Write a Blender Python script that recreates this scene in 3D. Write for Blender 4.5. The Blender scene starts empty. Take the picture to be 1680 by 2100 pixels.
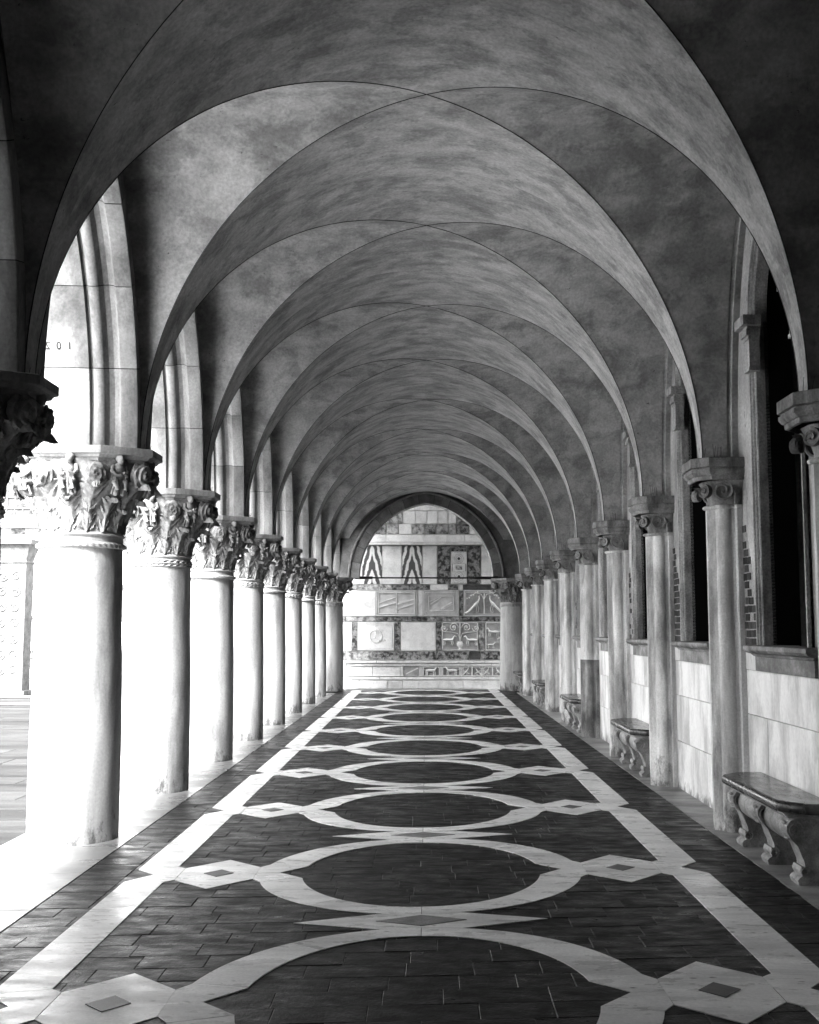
import bpy, bmesh, math, random
from mathutils import Vector, Matrix, noise
import numpy as np
rnd = random.Random(7)
PI = math.pi
sc = bpy.context.scene
C = sc.collection

# ------------------------------------------------------------------ camera
cam_d = bpy.data.cameras.new('camera'); cam = bpy.data.objects.new('camera', cam_d); C.objects.link(cam)
sc.camera = cam
F = 2300.0; CH = 1.7
cam_d.sensor_fit = 'HORIZONTAL'; cam_d.sensor_width = 36; cam_d.lens = 36 * F / 1680
cam_d.clip_start = .05; cam_d.clip_end = 600
Yc = np.array([(875 - 840) / F, (1050 - 1288) / F, 1.0]); Yc /= np.linalg.norm(Yc)
Xc = np.array([Yc[2], 0, -Yc[0]]); Xc /= np.linalg.norm(Xc)
Zc = np.cross(Xc, Yc)
if Zc[1] < 0: Zc = -Zc
RM = np.array([Xc, Yc, Zc])
r_, u_, f_ = RM[:, 0], RM[:, 1], RM[:, 2]
cam.matrix_world = Matrix(((r_[0], u_[0], -f_[0], 0), (r_[1], u_[1], -f_[1], 0), (r_[2], u_[2], -f_[2], CH), (0, 0, 0, 1)))

# ------------------------------------------------------------------ light
SUN_EL, SUN_AZ = 51.0, (-.27, -.96)       # direction TOWARDS the sun, in plan
world = bpy.data.worlds.new('World'); sc.world = world; world.use_nodes = True
nt = world.node_tree; nt.nodes.clear()
wo = nt.nodes.new('ShaderNodeOutputWorld'); bg = nt.nodes.new('ShaderNodeBackground')
sky = nt.nodes.new('ShaderNodeTexSky'); sky.sky_type = 'NISHITA'; sky.sun_disc = False
sky.sun_elevation = math.radians(SUN_EL); sky.sun_rotation = math.atan2(SUN_AZ[0], SUN_AZ[1])
sky.air_density = 1.0; sky.dust_density = 3.0; sky.ozone_density = 1.0
bw = nt.nodes.new('ShaderNodeRGBToBW')
nt.links.new(sky.outputs[0], bw.inputs[0]); nt.links.new(bw.outputs[0], bg.inputs[0]); nt.links.new(bg.outputs[0], wo.inputs[0])
bg.inputs[1].default_value = .09
sd = bpy.data.lights.new('sun', 'SUN'); sun = bpy.data.objects.new('sun', sd); C.objects.link(sun)
sd.energy = 2.2; sd.angle = math.radians(10); sd.color = (1, 1, 1)
el = math.radians(SUN_EL); az = Vector((SUN_AZ[0], SUN_AZ[1], 0)).normalized()
sun.rotation_euler = (-Vector((az.x * math.cos(el), az.y * math.cos(el), math.sin(el)))).to_track_quat('-Z', 'Y').to_euler()
vs = sc.view_settings
sc.display_settings.display_device = 'sRGB'
vs.view_transform = 'Standard'; vs.look = 'None'; vs.gamma = 1; vs.exposure = 4.2
vs.use_curve_mapping = False
sc.cycles.max_bounces = 8; sc.cycles.diffuse_bounces = 1

# ------------------------------------------------------------------ plan
TAN = .09; S = 2.72; V0 = 8.2           # skew of the plan, bay length, a bay centre
def P(u, v, z): return (u, v + TAN * u, z)
def zspring(v): return 3.16 - .004 * (v - 9)
def zcrown(v): return 5.76 - .0125 * (v - 8.2)
def colv(k): return V0 + S / 2 + (k - 1) * S   # column/pilaster line k; k=1 is the first full column

# ------------------------------------------------------------------ helpers
class MB:
    def __init__(s): s.v = []; s.f = []; s.m = []
    def add(s, verts, faces, mi=0):
        b = len(s.v); s.v += [tuple(p) for p in verts]
        for q in faces: s.f.append(tuple(b + i for i in q)); s.m.append(mi)
    def grid(s, rows, closed=False, mi=0, flip=False):
        n = len(rows[0]); vs_ = [p for r in rows for p in r]; fs = []
        for i in range(len(rows) - 1):
            for j in range(n if closed else n - 1):
                a = i * n + j; b = i * n + (j + 1) % n; c = (i + 1) * n + (j + 1) % n; d = (i + 1) * n + j
                fs.append((a, b, c, d) if not flip else (d, c, b, a))
        s.add(vs_, fs, mi)
    def box(s, x0, x1, y0, y1, z0, z1, fn=None, mi=0):
        vs_ = [(x, y, z) for z in (z0, z1) for x, y in ((x0, y0), (x1, y0), (x1, y1), (x0, y1))]
        if fn: vs_ = [fn(*p) for p in vs_]
        s.add(vs_, [(3, 2, 1, 0), (4, 5, 6, 7), (0, 1, 5, 4), (1, 2, 6, 5), (2, 3, 7, 6), (3, 0, 4, 7)], mi)
    def prism(s, poly, z0, z1, fn=None, mi=0):
        n = len(poly); f = fn or (lambda x, y, z: (x, y, z))
        a = sum(poly[i][0] * poly[(i + 1) % n][1] - poly[(i + 1) % n][0] * poly[i][1] for i in range(n))
        if a < 0: poly = poly[::-1]
        vs_ = [f(x, y, z0) for x, y in poly] + [f(x, y, z1) for x, y in poly]
        s.add(vs_, [tuple(range(n))[::-1], tuple(range(n, 2 * n))] + [(i, (i + 1) % n, n + (i + 1) % n, n + i) for i in range(n)], mi)
    def tube(s, pts, r, n=6, fn=None):
        pts = [Vector(p) for p in pts]; rows = []
        for i, p in enumerate(pts):
            t = (pts[min(i + 1, len(pts) - 1)] - pts[max(i - 1, 0)]).normalized()
            a = t.cross(Vector((0, 0, 1)) if abs(t.z) < .9 else Vector((0, 1, 0))).normalized(); b = t.cross(a)
            rr = r(i / (len(pts) - 1)) if callable(r) else r
            rows.append([tuple(p + (a * math.cos(q * 2 * PI / n) + b * math.sin(q * 2 * PI / n)) * rr) for q in range(n)])
        if fn: rows = [[fn(*q) for q in r0] for r0 in rows]
        s.grid(rows, True)
        k = len(s.v); s.f.append(tuple(range(k - n, k))); s.m.append(0); s.f.append(tuple(range(k - n * len(pts), k - n * len(pts) + n))[::-1]); s.m.append(0)
    def ball(s, c, r, n=10, m=7, rot=None):
        rx, ry, rz = r if isinstance(r, tuple) else (r, r, r); rows = []
        for i in range(m + 1):
            a = PI * i / m - PI / 2; row = []
            for j in range(n):
                p = Vector((rx * math.cos(a) * math.cos(2 * PI * j / n), ry * math.cos(a) * math.sin(2 * PI * j / n), rz * math.sin(a)))
                if rot: p = rot @ p
                row.append(tuple(p + Vector(c)))
            rows.append(row)
        s.grid(rows, True)
    def lathe(s, prof, n=48, c=(0, 0), fn=None):
        rows = []
        for r, z in prof:
            rows.append([(c[0] + r * math.cos(2 * PI * j / n), c[1] + r * math.sin(2 * PI * j / n), z) for j in range(n)])
        if fn: rows = [[fn(*q) for q in r0] for r0 in rows]
        s.grid(rows, True)
    def mesh(s, name, smooth=False, fix=False):
        me = bpy.data.meshes.new(name); me.from_pydata(s.v, [], s.f); me.update()
        if smooth: me.polygons.foreach_set('use_smooth', [True] * len(me.polygons))
        if any(s.m): me.polygons.foreach_set('material_index', s.m)
        if fix:
            bm = bmesh.new(); bm.from_mesh(me); bmesh.ops.recalc_face_normals(bm, faces=bm.faces); bm.to_mesh(me); bm.free()
        return me
    def build(s, name, mat, parent=None, smooth=False, fix=True, sharp=None, loc=None):
        me = s.mesh(name, smooth, fix)
        for m_ in (mat if isinstance(mat, (list, tuple)) else [mat]): me.materials.append(m_)
        if sharp:
            me.set_sharp_from_angle(angle=math.radians(sharp))
        return link(name, me, parent, loc)
def link(name, me, parent=None, loc=None):
    o = bpy.data.objects.new(name, me); C.objects.link(o)
    if parent: o.parent = parent
    if loc: o.location = loc
    return o
def tag(o, label=None, cat=None, group=None, kind=None):
    if label: o['label'] = label
    if cat: o['category'] = cat
    if group: o['group'] = group
    if kind: o['kind'] = kind
    elif cat: o['kind'] = 'thing'
    return o
def empty(name, loc=(0, 0, 0), rz=0):
    o = bpy.data.objects.new(name, None); C.objects.link(o); o.location = loc; o.rotation_euler = (0, 0, rz); o.empty_display_size = .2
    return o
KIDS = {}
def copy_tree(o, parent=None):
    c = o.copy(); C.objects.link(c)
    if parent: c.parent = parent
    for ch in o.children: copy_tree(ch, c)
    return c

# ------------------------------------------------------------------ materials
def mat(name, lo, hi, scale=3.0, stretch=(1, 1, 1), rough=.7, rough2=None, bump=.3, fine=40, detail=6, contrast=(.35, .65),
        spots=0, spot_col=.05, spot_scale=9, spot_stretch=(1, 1, 1), rnd_amt=.0, spec=.4, layer=None, micro=.25, pits=0, foot=0):
    m = bpy.data.materials.new(name); m.use_nodes = True; t = m.node_tree; n = t.nodes; L = t.links
    b = n['Principled BSDF']; b.inputs['Specular IOR Level'].default_value = spec
    tc = n.new('ShaderNodeTexCoord'); oi = n.new('ShaderNodeObjectInfo')
    geo = n.new('ShaderNodeNewGeometry')
    # world-ish position plus a random offset for each object
    va = n.new('ShaderNodeVectorMath'); va.operation = 'ADD'
    cx = n.new('ShaderNodeVectorMath'); cx.operation = 'SCALE'; cx.inputs[0].default_value = (17, 31, 23)
    L.new(oi.outputs['Random'], cx.inputs['Scale']); L.new(geo.outputs['Position'], va.inputs[0]); L.new(cx.outputs[0], va.inputs[1])
    def nz(sc_, st, det=detail, rg=.6, dist=0):
        mp = n.new('ShaderNodeMapping'); mp.inputs['Scale'].default_value = st
        L.new(va.outputs[0], mp.inputs[0]); t_ = n.new('ShaderNodeTexNoise'); t_.inputs['Scale'].default_value = sc_
        t_.inputs['Detail'].default_value = det; t_.inputs['Roughness'].default_value = rg; t_.inputs['Distortion'].default_value = dist
        L.new(mp.outputs[0], t_.inputs[0]); return t_.outputs[0]
    def rmp(s_, a, b_, ca=0, cb=1):
        r = n.new('ShaderNodeMapRange'); r.inputs[1].default_value = a; r.inputs[2].default_value = b_
        r.inputs[3].default_value = ca; r.inputs[4].default_value = cb; L.new(s_, r.inputs[0]); return r.outputs[0]
    def mth(op, a, b_):
        q = n.new('ShaderNodeMath'); q.operation = op
        for i, x in enumerate((a, b_)):
            if isinstance(x, (int, float)): q.inputs[i].default_value = x
            else: L.new(x, q.inputs[i])
        return q.outputs[0]
    big = nz(scale, stretch, dist=.15); fi = nz(fine, (1, 1, 1), 4)
    v = rmp(big, contrast[0], contrast[1], lo, hi)
    v = mth('MULTIPLY', v, rmp(fi, .25, .75, 1 - micro, 1 + micro))
    if layer:   # second, larger stain layer: (scale, stretch, lo, hi, mult)
        q = nz(layer[0], layer[1], 8, .7, .25); v = mth('MULTIPLY', v, rmp(q, layer[2], layer[3], layer[4], 1.0))
    if spots:
        q = nz(spot_scale, spot_stretch, 8, .7); k = rmp(q, 1 - spots, 1 - spots + .035, 0, 1)
        mx = n.new('ShaderNodeMix'); mx.data_type = 'FLOAT'; L.new(k, mx.inputs[0]); L.new(v, mx.inputs[2]); mx.inputs[3].default_value = spot_col
        v = mx.outputs[0]
    if pits:
        vo = n.new('ShaderNodeTexVoronoi'); vo.inputs['Scale'].default_value = pits; mp = n.new('ShaderNodeMapping'); mp.inputs['Scale'].default_value = (.5, 1, 1)
        L.new(va.outputs[0], mp.inputs[0]); L.new(mp.outputs[0], vo.inputs[0])
        gate = rmp(nz(6, (1, 1, 1), 3), .5, .6, 0, 1)
        k = mth('MULTIPLY', rmp(vo.outputs['Distance'], .10, .2, 1, 0), gate)
        v = mth('MULTIPLY', v, mth('SUBTRACT', 1.0, mth('MULTIPLY', k, .75)))
    if foot:
        sp = n.new('ShaderNodeSeparateXYZ'); L.new(geo.outputs['Position'], sp.inputs[0])
        hgt = rmp(sp.outputs['Z'], 0.0, foot, .20, -.20)
        g = rmp(mth('ADD', nz(7, (1, 1, .5), 8, .75), hgt), .60, .72, 0, .72)
        v = mth('MULTIPLY', v, mth('SUBTRACT', 1.0, g))
    if rnd_amt:
        v = mth('MULTIPLY', v, rmp(oi.outputs['Random'], 0, 1, 1 - rnd_amt, 1 + rnd_amt))
        at = n.new('ShaderNodeAttribute'); at.attribute_name = 'tone'; v = mth('MULTIPLY', v, mth('ADD', 1.0, at.outputs['Fac']))
    v = mth('MINIMUM', v, .92); v = mth('MAXIMUM', v, .004)
    cc = n.new('ShaderNodeCombineColor')
    for i in range(3): L.new(v, cc.inputs[i])
    L.new(cc.outputs[0], b.inputs['Base Color'])
    if rough2 is None: b.inputs['Roughness'].default_value = rough
    else: L.new(rmp(nz(scale * 1.7, stretch), .35, .65, rough, rough2), b.inputs['Roughness'])
    if bump:
        bp = n.new('ShaderNodeBump'); bp.inputs['Strength'].default_value = bump; bp.inputs['Distance'].default_value = .01
        L.new(mth('ADD', mth('MULTIPLY', big, .6), mth('MULTIPLY', fi, .4)), bp.inputs['Height']); L.new(bp.outputs[0], b.inputs['Normal'])
    return m
def flat(name, c, rough=.6, spec=.3, metal=0):
    m = bpy.data.materials.new(name); m.use_nodes = True; b = m.node_tree.nodes['Principled BSDF']
    b.inputs['Base Color'].default_value = (c, c, c, 1); b.inputs['Roughness'].default_value = rough; b.inputs['Specular IOR Level'].default_value = spec
    b.inputs['Metallic'].default_value = metal
    return m
M = {}
M['slab'] = mat('dark_trachyte', .0008, .015, 3.4, (.8, 1.6, 1), .27, .62, 1.0, 48, contrast=(.40, .62), rnd_amt=.3, spec=.13, micro=.95, layer=(1.5, (.5, 1.8, 1), .42, .56, .18))
M['inlay'] = mat('white_istrian_inlay', .70, .88, 2.4, (.8, 2, 1), .22, .45, .10, 60, contrast=(.3, .7), micro=.14, pits=16, spec=.5, rnd_amt=.02, layer=(1.6, (.6, 2.4, 1), .38, .56, .66))
M['grout'] = flat('floor_mortar', .008, .9)
M['lozenge'] = mat('grey_speckled_lozenge', .10, .22, 9, (1, 1, 1), .5, None, .2, 150, micro=.5)
M['lozenge_dark'] = mat('dark_lozenge', .045, .08, 9, (1, 1, 1), .45, None, .2, 150, micro=.4)
M['platform'] = mat('polished_step_stone', .11, .18, 1.2, (1, 1.6, 1), .22, .45, .08, 50, contrast=(.3, .7), micro=.1, spec=.35, rnd_amt=.05)
M['strip'] = mat('grey_margin_stone', .14, .34, 1.6, (1, 2.2, 1), .35, .6, .2, 60, micro=.25, rnd_amt=.15)
M['plaster'] = mat('vault_plaster', .36, .56, 3.4, (.8, 1.7, .8), .85, None, .4, 38, contrast=(.38, .62), micro=.25, spec=.1,
                   layer=(2.6, (.8, 1.1, .9), .43, .51, .70), spots=.35, spot_col=.14, spot_scale=15, spot_stretch=(.7, 1.5, .7))
M['column'] = mat('column_marble', .30, .46, 1.6, (4, 4, .3), .6, None, .25, 50, contrast=(.3, .7), micro=.14, layer=(1.6, (1.6, 1.6, .4), .36, .54, .55), spec=.2, foot=.55)
M['capital'] = mat('capital_marble', .12, .36, 6, (1, 1, 1), .75, None, .5, 60, contrast=(.35, .62), micro=.25, layer=(2.5, (1, 1, 1), .4, .58, .45), spec=.2)
M['abacus'] = mat('abacus_stone', .22, .38, 5, (1, 1, .3), .7, None, .3, 50, micro=.2, layer=(3, (2, 2, .3), .4, .6, .6), spec=.2)
M['arch'] = mat('arch_stone', .22, .38, 2.0, (1.5, 1.5, .5), .75, None, .45, 45, micro=.2, layer=(1.6, (1.6, 1.6, .5), .38, .56, .5), spots=.34, spot_col=.15, spot_scale=22, spec=.2)
M['pilaster'] = mat('pilaster_marble', .60, .86, 3, (2, 2, .35), .6, None, .3, 60, micro=.18, layer=(1.3, (1.8, 1.8, .4), .40, .56, .38), spec=.25, foot=.7)
M['pcap'] = mat('stained_capital_stone', .16, .38, 6, (1, 1, .5), .7, None, .5, 70, micro=.3, layer=(3, (1.5, 1.5, .5), .42, .56, .5), spec=.2)
M['panel'] = mat('dado_marble', .72, .9, 2.2, (1.4, 1.4, .6), .45, .6, .12, 30, micro=.1, layer=(1.3, (1.6, 1.6, .6), .42, .56, .62), rnd_amt=.08, spec=.3, foot=.35)
M['wall'] = mat('wall_plaster', .46, .66, 2.5, (1, 1, .7), .85, None, .5, 40, micro=.25, layer=(1.2, (1, 1, .6), .4, .56, .55), spots=.36, spot_col=.05, spot_scale=10, spot_stretch=(1, 1, .45), spec=.15)
M['brick'] = mat('old_brick', .02, .06, 9, (1, 1, 1), .9, None, .5, 70, micro=.5, rnd_amt=.5)
M['mortar'] = mat('brick_mortar', .25, .4, 20, (1, 1, 1), .9, None, .4, 80, micro=.3)
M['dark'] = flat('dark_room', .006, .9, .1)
M['frame'] = mat('window_frame_stone', .22, .56, 8, (1, 1, .3), .7, None, .5, 60, micro=.4, spec=.2)
M['sill'] = mat('window_sill_stone', .10, .30, 7, (1, 1, 1), .6, None, .4, 70, micro=.4, layer=(1.0, (1, .6, 1), .42, .5, .5), spec=.3)
M['benchtop'] = mat('bench_seat_marble', .02, .06, 4, (2, .6, 1), .16, .32, .08, 80, micro=.3, spec=.6)
M['bench'] = mat('bench_console_stone', .24, .48, 9, (1, 1, 1), .65, None, .6, 90, micro=.35, layer=(3, (1, 1, 1), .4, .58, .5))
M['iron'] = flat('iron', .02, .55, .4, .5)
M['crack'] = flat('crack_dirt', .05, .9, .1)
M['bounce_ground'] = mat('bounce_ground_stone', .50, .66, 1.0, (1, 1, 1), .8, None, .2, 40, micro=.1, spec=.1)  # pale surface for the added ground that bounces light
M['ink'] = flat('dark_joint_lettering', .02, .9, .1)  # near-black for stone joints and the inscription
M['plaza'] = mat('plaza_trachyte', .02, .045, 1.2, (.5, 2, 1), .85, .95, .3, 50, micro=.2, rnd_amt=.3, spec=.08)
M['plaza_line'] = mat('plaza_white_line', .6, .75, 3, (1, 1, 1), .5, None, .1, 50)
M['white'] = mat('white_marble', .74, .90, 3, (1, 1, 1), .55, None, .2, 30, micro=.1, layer=(2.5, (1, 1, 1), .33, .5, .75), rnd_amt=.06, spec=.3)
M['mottled'] = mat('mottled_dark_marble', .02, .30, 9, (1, 1, 1), .5, None, .3, 40, contrast=(.42, .58), micro=.5, rnd_amt=.15)
M['mottled2'] = mat('mottled_grey_marble', .08, .50, 8, (1, 1, 1), .5, None, .3, 40, contrast=(.38, .6), micro=.35, rnd_amt=.25)
M['reliefstone'] = mat('carved_panel_stone', .28, .44, 6, (1, 1, 1), .6, None, .3, 50, micro=.2)
M['ornate'] = mat('porphyry_dark', .03, .08, 8, (1, 1, 1), .5)
M['roof'] = flat('upper_wall', .45, .8, .2)
M['endstone'] = mat('end_arch_stone', .16, .34, 3, (1, 1, 1), .8, None, .5, 40, micro=.25, rnd_amt=.25, spec=.15)

# zebra (book-matched veined) marble
def zebra():
    m = bpy.data.materials.new('zebra_veined_marble'); m.use_nodes = True; t = m.node_tree; n = t.nodes; L = t.links; b = n['Principled BSDF']
    tc = n.new('ShaderNodeTexCoord'); sp = n.new('ShaderNodeSeparateXYZ'); L.new(tc.outputs['Object'], sp.inputs[0])
    def mth(op, a, b_=None):
        q = n.new('ShaderNodeMath'); q.operation = op
        for i, x in enumerate((a, b_)):
            if x is None: continue
            if isinstance(x, (int, float)): q.inputs[i].default_value = x
            else: L.new(x, q.inputs[i])
        return q.outputs[0]
    ax = mth('ABSOLUTE', sp.outputs['X'])
    cb = n.new('ShaderNodeCombineXYZ'); L.new(ax, cb.inputs[0]); L.new(sp.outputs['Z'], cb.inputs[2])
    nz = n.new('ShaderNodeTexNoise'); nz.inputs['Scale'].default_value = 3.2; nz.inputs['Detail'].default_value = 5; L.new(cb.outputs[0], nz.inputs[0])
    ph = mth('ADD', mth('MULTIPLY', ax, 2.0), mth('MULTIPLY', sp.outputs['Z'], .52))
    ph = mth('ADD', ph, mth('MULTIPLY', nz.outputs[0], .42))
    s_ = mth('SINE', mth('MULTIPLY', ph, 17.0))
    r = n.new('ShaderNodeMapRange'); r.inputs[1].default_value = -.1; r.inputs[2].default_value = .45; r.inputs[3].default_value = .07; r.inputs[4].default_value = .78; L.new(s_, r.inputs[0])
    cc = n.new('ShaderNodeCombineColor'); [L.new(r.outputs[0], cc.inputs[i]) for i in range(3)]
    L.new(cc.outputs[0], b.inputs['Base Color']); b.inputs['Roughness'].default_value = .5
    return m
M['zebra'] = zebra()
M['pale'] = mat('pale_grey_marble', .50, .66, 5, (1, 1, 1), .6, None, .3, 50, micro=.15)

# ================================================================== SETTING
# ---- plaza
VEND = 31.15
mb = MB(); mb.add([(-300, -300, -.14), (300, -300, -.14), (300, 500, -.14), (-300, 500, -.14)], [(0, 1, 2, 3)])
plaza = mb.build('ground', M['plaza'], fix=False); tag(plaza, kind='structure')
slab_m = None
mb = MB()
def slabmesh(lx, ly, th=.03, inset=.004, jig=0.0):
    q = MB(); x, y = lx / 2 - inset, ly / 2 - inset; b = .0025
    q.add([(-x, -y, -th), (x, -y, -th), (x, y, -th), (-x, y, -th), (-x, -y, -b), (x, -y, -b), (x, y, -b), (-x, y, -b), (-x + b, -y + b, 0), (x - b, -y + b, 0), (x - b, y - b, 0), (-x + b, y - b, 0)],
          [(0, 1, 5, 4), (1, 2, 6, 5), (2, 3, 7, 6), (3, 0, 4, 7), (4, 5, 9, 8), (5, 6, 10, 9), (6, 7, 11, 10), (7, 4, 8, 11), (8, 9, 10, 11)])
    return q
plaza_me = []
for lx in (.9, 1.1, 1.35):
    me = slabmesh(lx, .62, .03, .006).mesh('paving_slab'); me.materials.append(M['plaza']); plaza_me.append((lx, me))
rows = 0
for i in range(36):
    v = 7.4 + i * .62; x = -3.46
    xmax = -3.4 - .0; xl = -(v * .385 + .4)
    while x > xl - .5:
        lx, me = rnd.choice(plaza_me)
        o = link('paving_slab', me, plaza, (x - lx / 2, v + TAN * (x - lx / 2) * 0, -.118 + rnd.uniform(-.002, .002))); x -= lx
        rows += 1
mb = MB(); mb.box(-14, -3.5, 26.9, 27.15, -.13, -.110); mb.box(-14, -3.5, 29.8, 29.95, -.13, -.110)
mb.build('white_paving_line', M['plaza_line'], plaza)

# added pale ground, out of view, bouncing sunlight up into the vault
mb = MB(); mb.box(-70, -3.42, -70, 7.3, -.3, -.112); q_ = mb.build('bounce_pavement', M['bounce_ground']); tag(q_, kind='structure')
# ---- arcade floor
floor = empty('floor'); tag(floor, kind='structure')
mb = MB(); mb.box(-2.40, 2.72, -4, VEND, -.14, -.012, P); mb.build('floor_bed', M['grout'], floor)
V_A, V_B = 3.6, VEND
cand = []
nrow = int((V_B - V_A) / .212)
for i in range(nrow):
    v = V_A + i * .212 + .106; u = -2.385 + rnd.uniform(0, .3) * 0; first = True
    while u < 2.39:
        L_ = rnd.choice([.28, .34, .42, .50]) if not first else rnd.choice([.18, .32, .5]); first = False
        if u + L_ > 2.39 - .12: L_ = 2.39 - u
        cand.append((v, u, L_)); u += L_
cand.sort(key=lambda c: c[0])
cache = {}
count = 0; stuff = MB(); tones = []
for v, u, L_ in cand:
    if count < 290:
        key = round(L_, 2)
        if key not in cache:
            # skewed slab mesh
            q = slabmesh(key, .212, .03, .0014); q.v = [(x, y + TAN * x, z) for x, y, z in q.v]
            me = q.mesh('paving_slab'); me.materials.append(M['slab']); cache[key] = me
        o = link('paving_slab', cache[key], floor, P(u + L_ / 2, v, rnd.uniform(-.0022, .0008)))
        o.rotation_euler = (rnd.uniform(-.006, .006), rnd.uniform(-.004, .004), rnd.uniform(-.006, .006)); count += 1
    else:
        q = slabmesh(L_, .212, .02, .0014); z = rnd.uniform(-.0022, .0008); t_ = rnd.uniform(-.3, .3)
        stuff.add([P(u + L_ / 2 + a, v + b, z + c) for a, b, c in q.v], q.f); tones += [t_] * len(q.v)
o = stuff.build('paving_slabs', M['slab'], floor, fix=False); o['kind'] = 'stuff'
at = o.data.attributes.new('tone', 'FLOAT', 'POINT'); at.data.foreach_set('value', tones)
# near foreground floor behind / under the camera
mb = MB(); mb.box(-2.39, 2.39, -4, V_A, -.03, -.001, P); mb.build('floor_near_camera', M['slab'], floor)

# inlay pieces
U0 = -.03; Z1 = .004
ia, ib, oa, ob = .83, 1.036, 1.12, 1.205
th0 = math.asin(.19 / ib); thO = math.asin(.27 / ob)
def arcpts(a, b, t0, t1, n): return [(a * math.cos(t0 + (t1 - t0) * i / n), b * math.sin(t0 + (t1 - t0) * i / n)) for i in range(n + 1)]
inlay_defs = []
for sgn in (1, -1):
    for q in range(4):
        f0, f1 = q / 4, (q + 1) / 4
        ti0, ti1 = th0 + (PI - 2 * th0) * f0, th0 + (PI - 2 * th0) * f1
        to0, to1 = thO + (PI - 2 * thO) * f0, thO + (PI - 2 * thO) * f1
        g = .012
        poly = arcpts(ia, ib, ti0 + (.0 if q == 0 else .002), ti1 - (.0 if q == 3 else .002), 9) + arcpts(oa, ob, to0 + (0 if q == 0 else .002), to1 - (0 if q == 3 else .002), 9)[::-1]
        inlay_defs.append(('ring_segment', [(x, sgn * y) for x, y in poly]))
for s_ in (1, -1):
    def mir(p): return [(s_ * x, y) for x, y in p]
    ix, iy = ia * math.cos(th0), ib * math.sin(th0); ox, oy = oa * math.cos(thO), ob * math.sin(thO)
    inlay_defs += [('knot_inlay', mir([(ix, iy - .003), (.99, .0), (1.15, .0), (1.15, .185), (ox, oy - .003)])),
                   ('knot_inlay', mir([(ix, -iy + .003), (.99, -.002), (1.15, -.002), (1.15, -.185), (ox, -oy + .003)])),
                   ('diamond_inlay', mir([(1.152, .185), (1.152, -.185), (1.41, -.455), (1.673, -.185), (1.673, .185), (1.41, .455)])),
                   ('band_inlay', mir([(1.677, .185), (1.677, -.185), (1.737, -.25), (2.0, -.222), (1.85, -.004), (2.0, .168), (1.737, .235)])),
                   ('band_inlay', mir([(1.737, .238), (2.0, .171), (2.0, 1.02), (1.737, 1.02)])),
                   ('band_inlay', mir([(1.737, 1.024), (2.0, 1.024), (2.0, 1.80), (1.737, 1.80)])),
                   ('band_inlay', mir([(1.737, 1.804), (2.0, 1.804), (2.0, S - .225), (1.737, S - .253)]))]
arc_top = [p for p in arcpts(oa, ob, 0, PI, 60) if abs(p[0]) < .27]
lz = [(.74, 1.36)] + [(x, y + .003) for x, y in arc_top][::1]
lz = [(.74, S / 2)] + [(x, S - y - .003) for x, y in arc_top] + [(-.74, S / 2)] + [(x, y + .003) for x, y in arc_top[::-1]]
inlay_defs.append(('lozenge_inlay', lz))
top_defs = [('dark_lozenge', [(1.31, 0), (1.41, .11), (1.515, 0), (1.41, -.11)], 'lozenge_dark'), ('dark_lozenge', [(-1.31, 0), (-1.41, .11), (-1.515, 0), (-1.41, -.11)], 'lozenge_dark'),
            ('grey_lozenge', [(.265, S / 2), (0, S / 2 + .12), (-.265, S / 2), (0, S / 2 - .12)], 'lozenge')]
imesh = []
for nm, poly in inlay_defs:
    q = MB(); q.prism(poly, -.01, Z1, lambda x, y, z: (x, y + TAN * x, z)); me = q.mesh(nm, fix=True)
    me.materials.append(M['inlay']); imesh.append((nm, me, 0))
for nm, poly, mm in top_defs:
    q = MB(); q.prism(poly, -.01, Z1 + .003, lambda x, y, z: (x, y + TAN * x, z)); me = q.mesh(nm, fix=True)
    me.materials.append(M[mm]); imesh.append((nm, me, 0))
for k in range(-2, 9):
    vc = V0 - .09 + k * S + .012 * max(k, 0)
    for nm, me, z in imesh:
        if k == 8 and nm in ('lozenge_inlay', 'grey_lozenge'): continue
        if k == 8 and me.vertices[0].co.y > 1.25: continue
        link(nm, me, floor, P(U0, vc, rnd.uniform(-.0004, .0004)))
# left step (stylobate) slabs, right margin slabs
pl_me = {}
for k in range(-4, 9):
    v0, v1 = colv(k) - S * .5, colv(k) + S * .5
    for a, b in ((v0, v0 + S * .62), (v0 + S * .62, v1)):
        if a > VEND: continue
        b2 = min(b, VEND)
        q = MB(); q.box(-3.33, -2.392, a + .002, b2 - .002, -.13, .001, P); q.build('step_slab', M['platform'], floor)
    for j in range(2):
        a, b = v0 + j * S / 2, v0 + (j + 1) * S / 2
        if a > VEND: continue
        q = MB(); q.box(2.394, 2.72, a + .002, min(b, VEND) - .002, -.05, .001, P); q.build('margin_slab', M['strip'], floor)
mb = MB(); mb.box(-3.33, 3.1, VEND + .003, VEND + .42, -.13, .001, P); mb.build('threshold_slab', M['strip'], floor)

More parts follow.
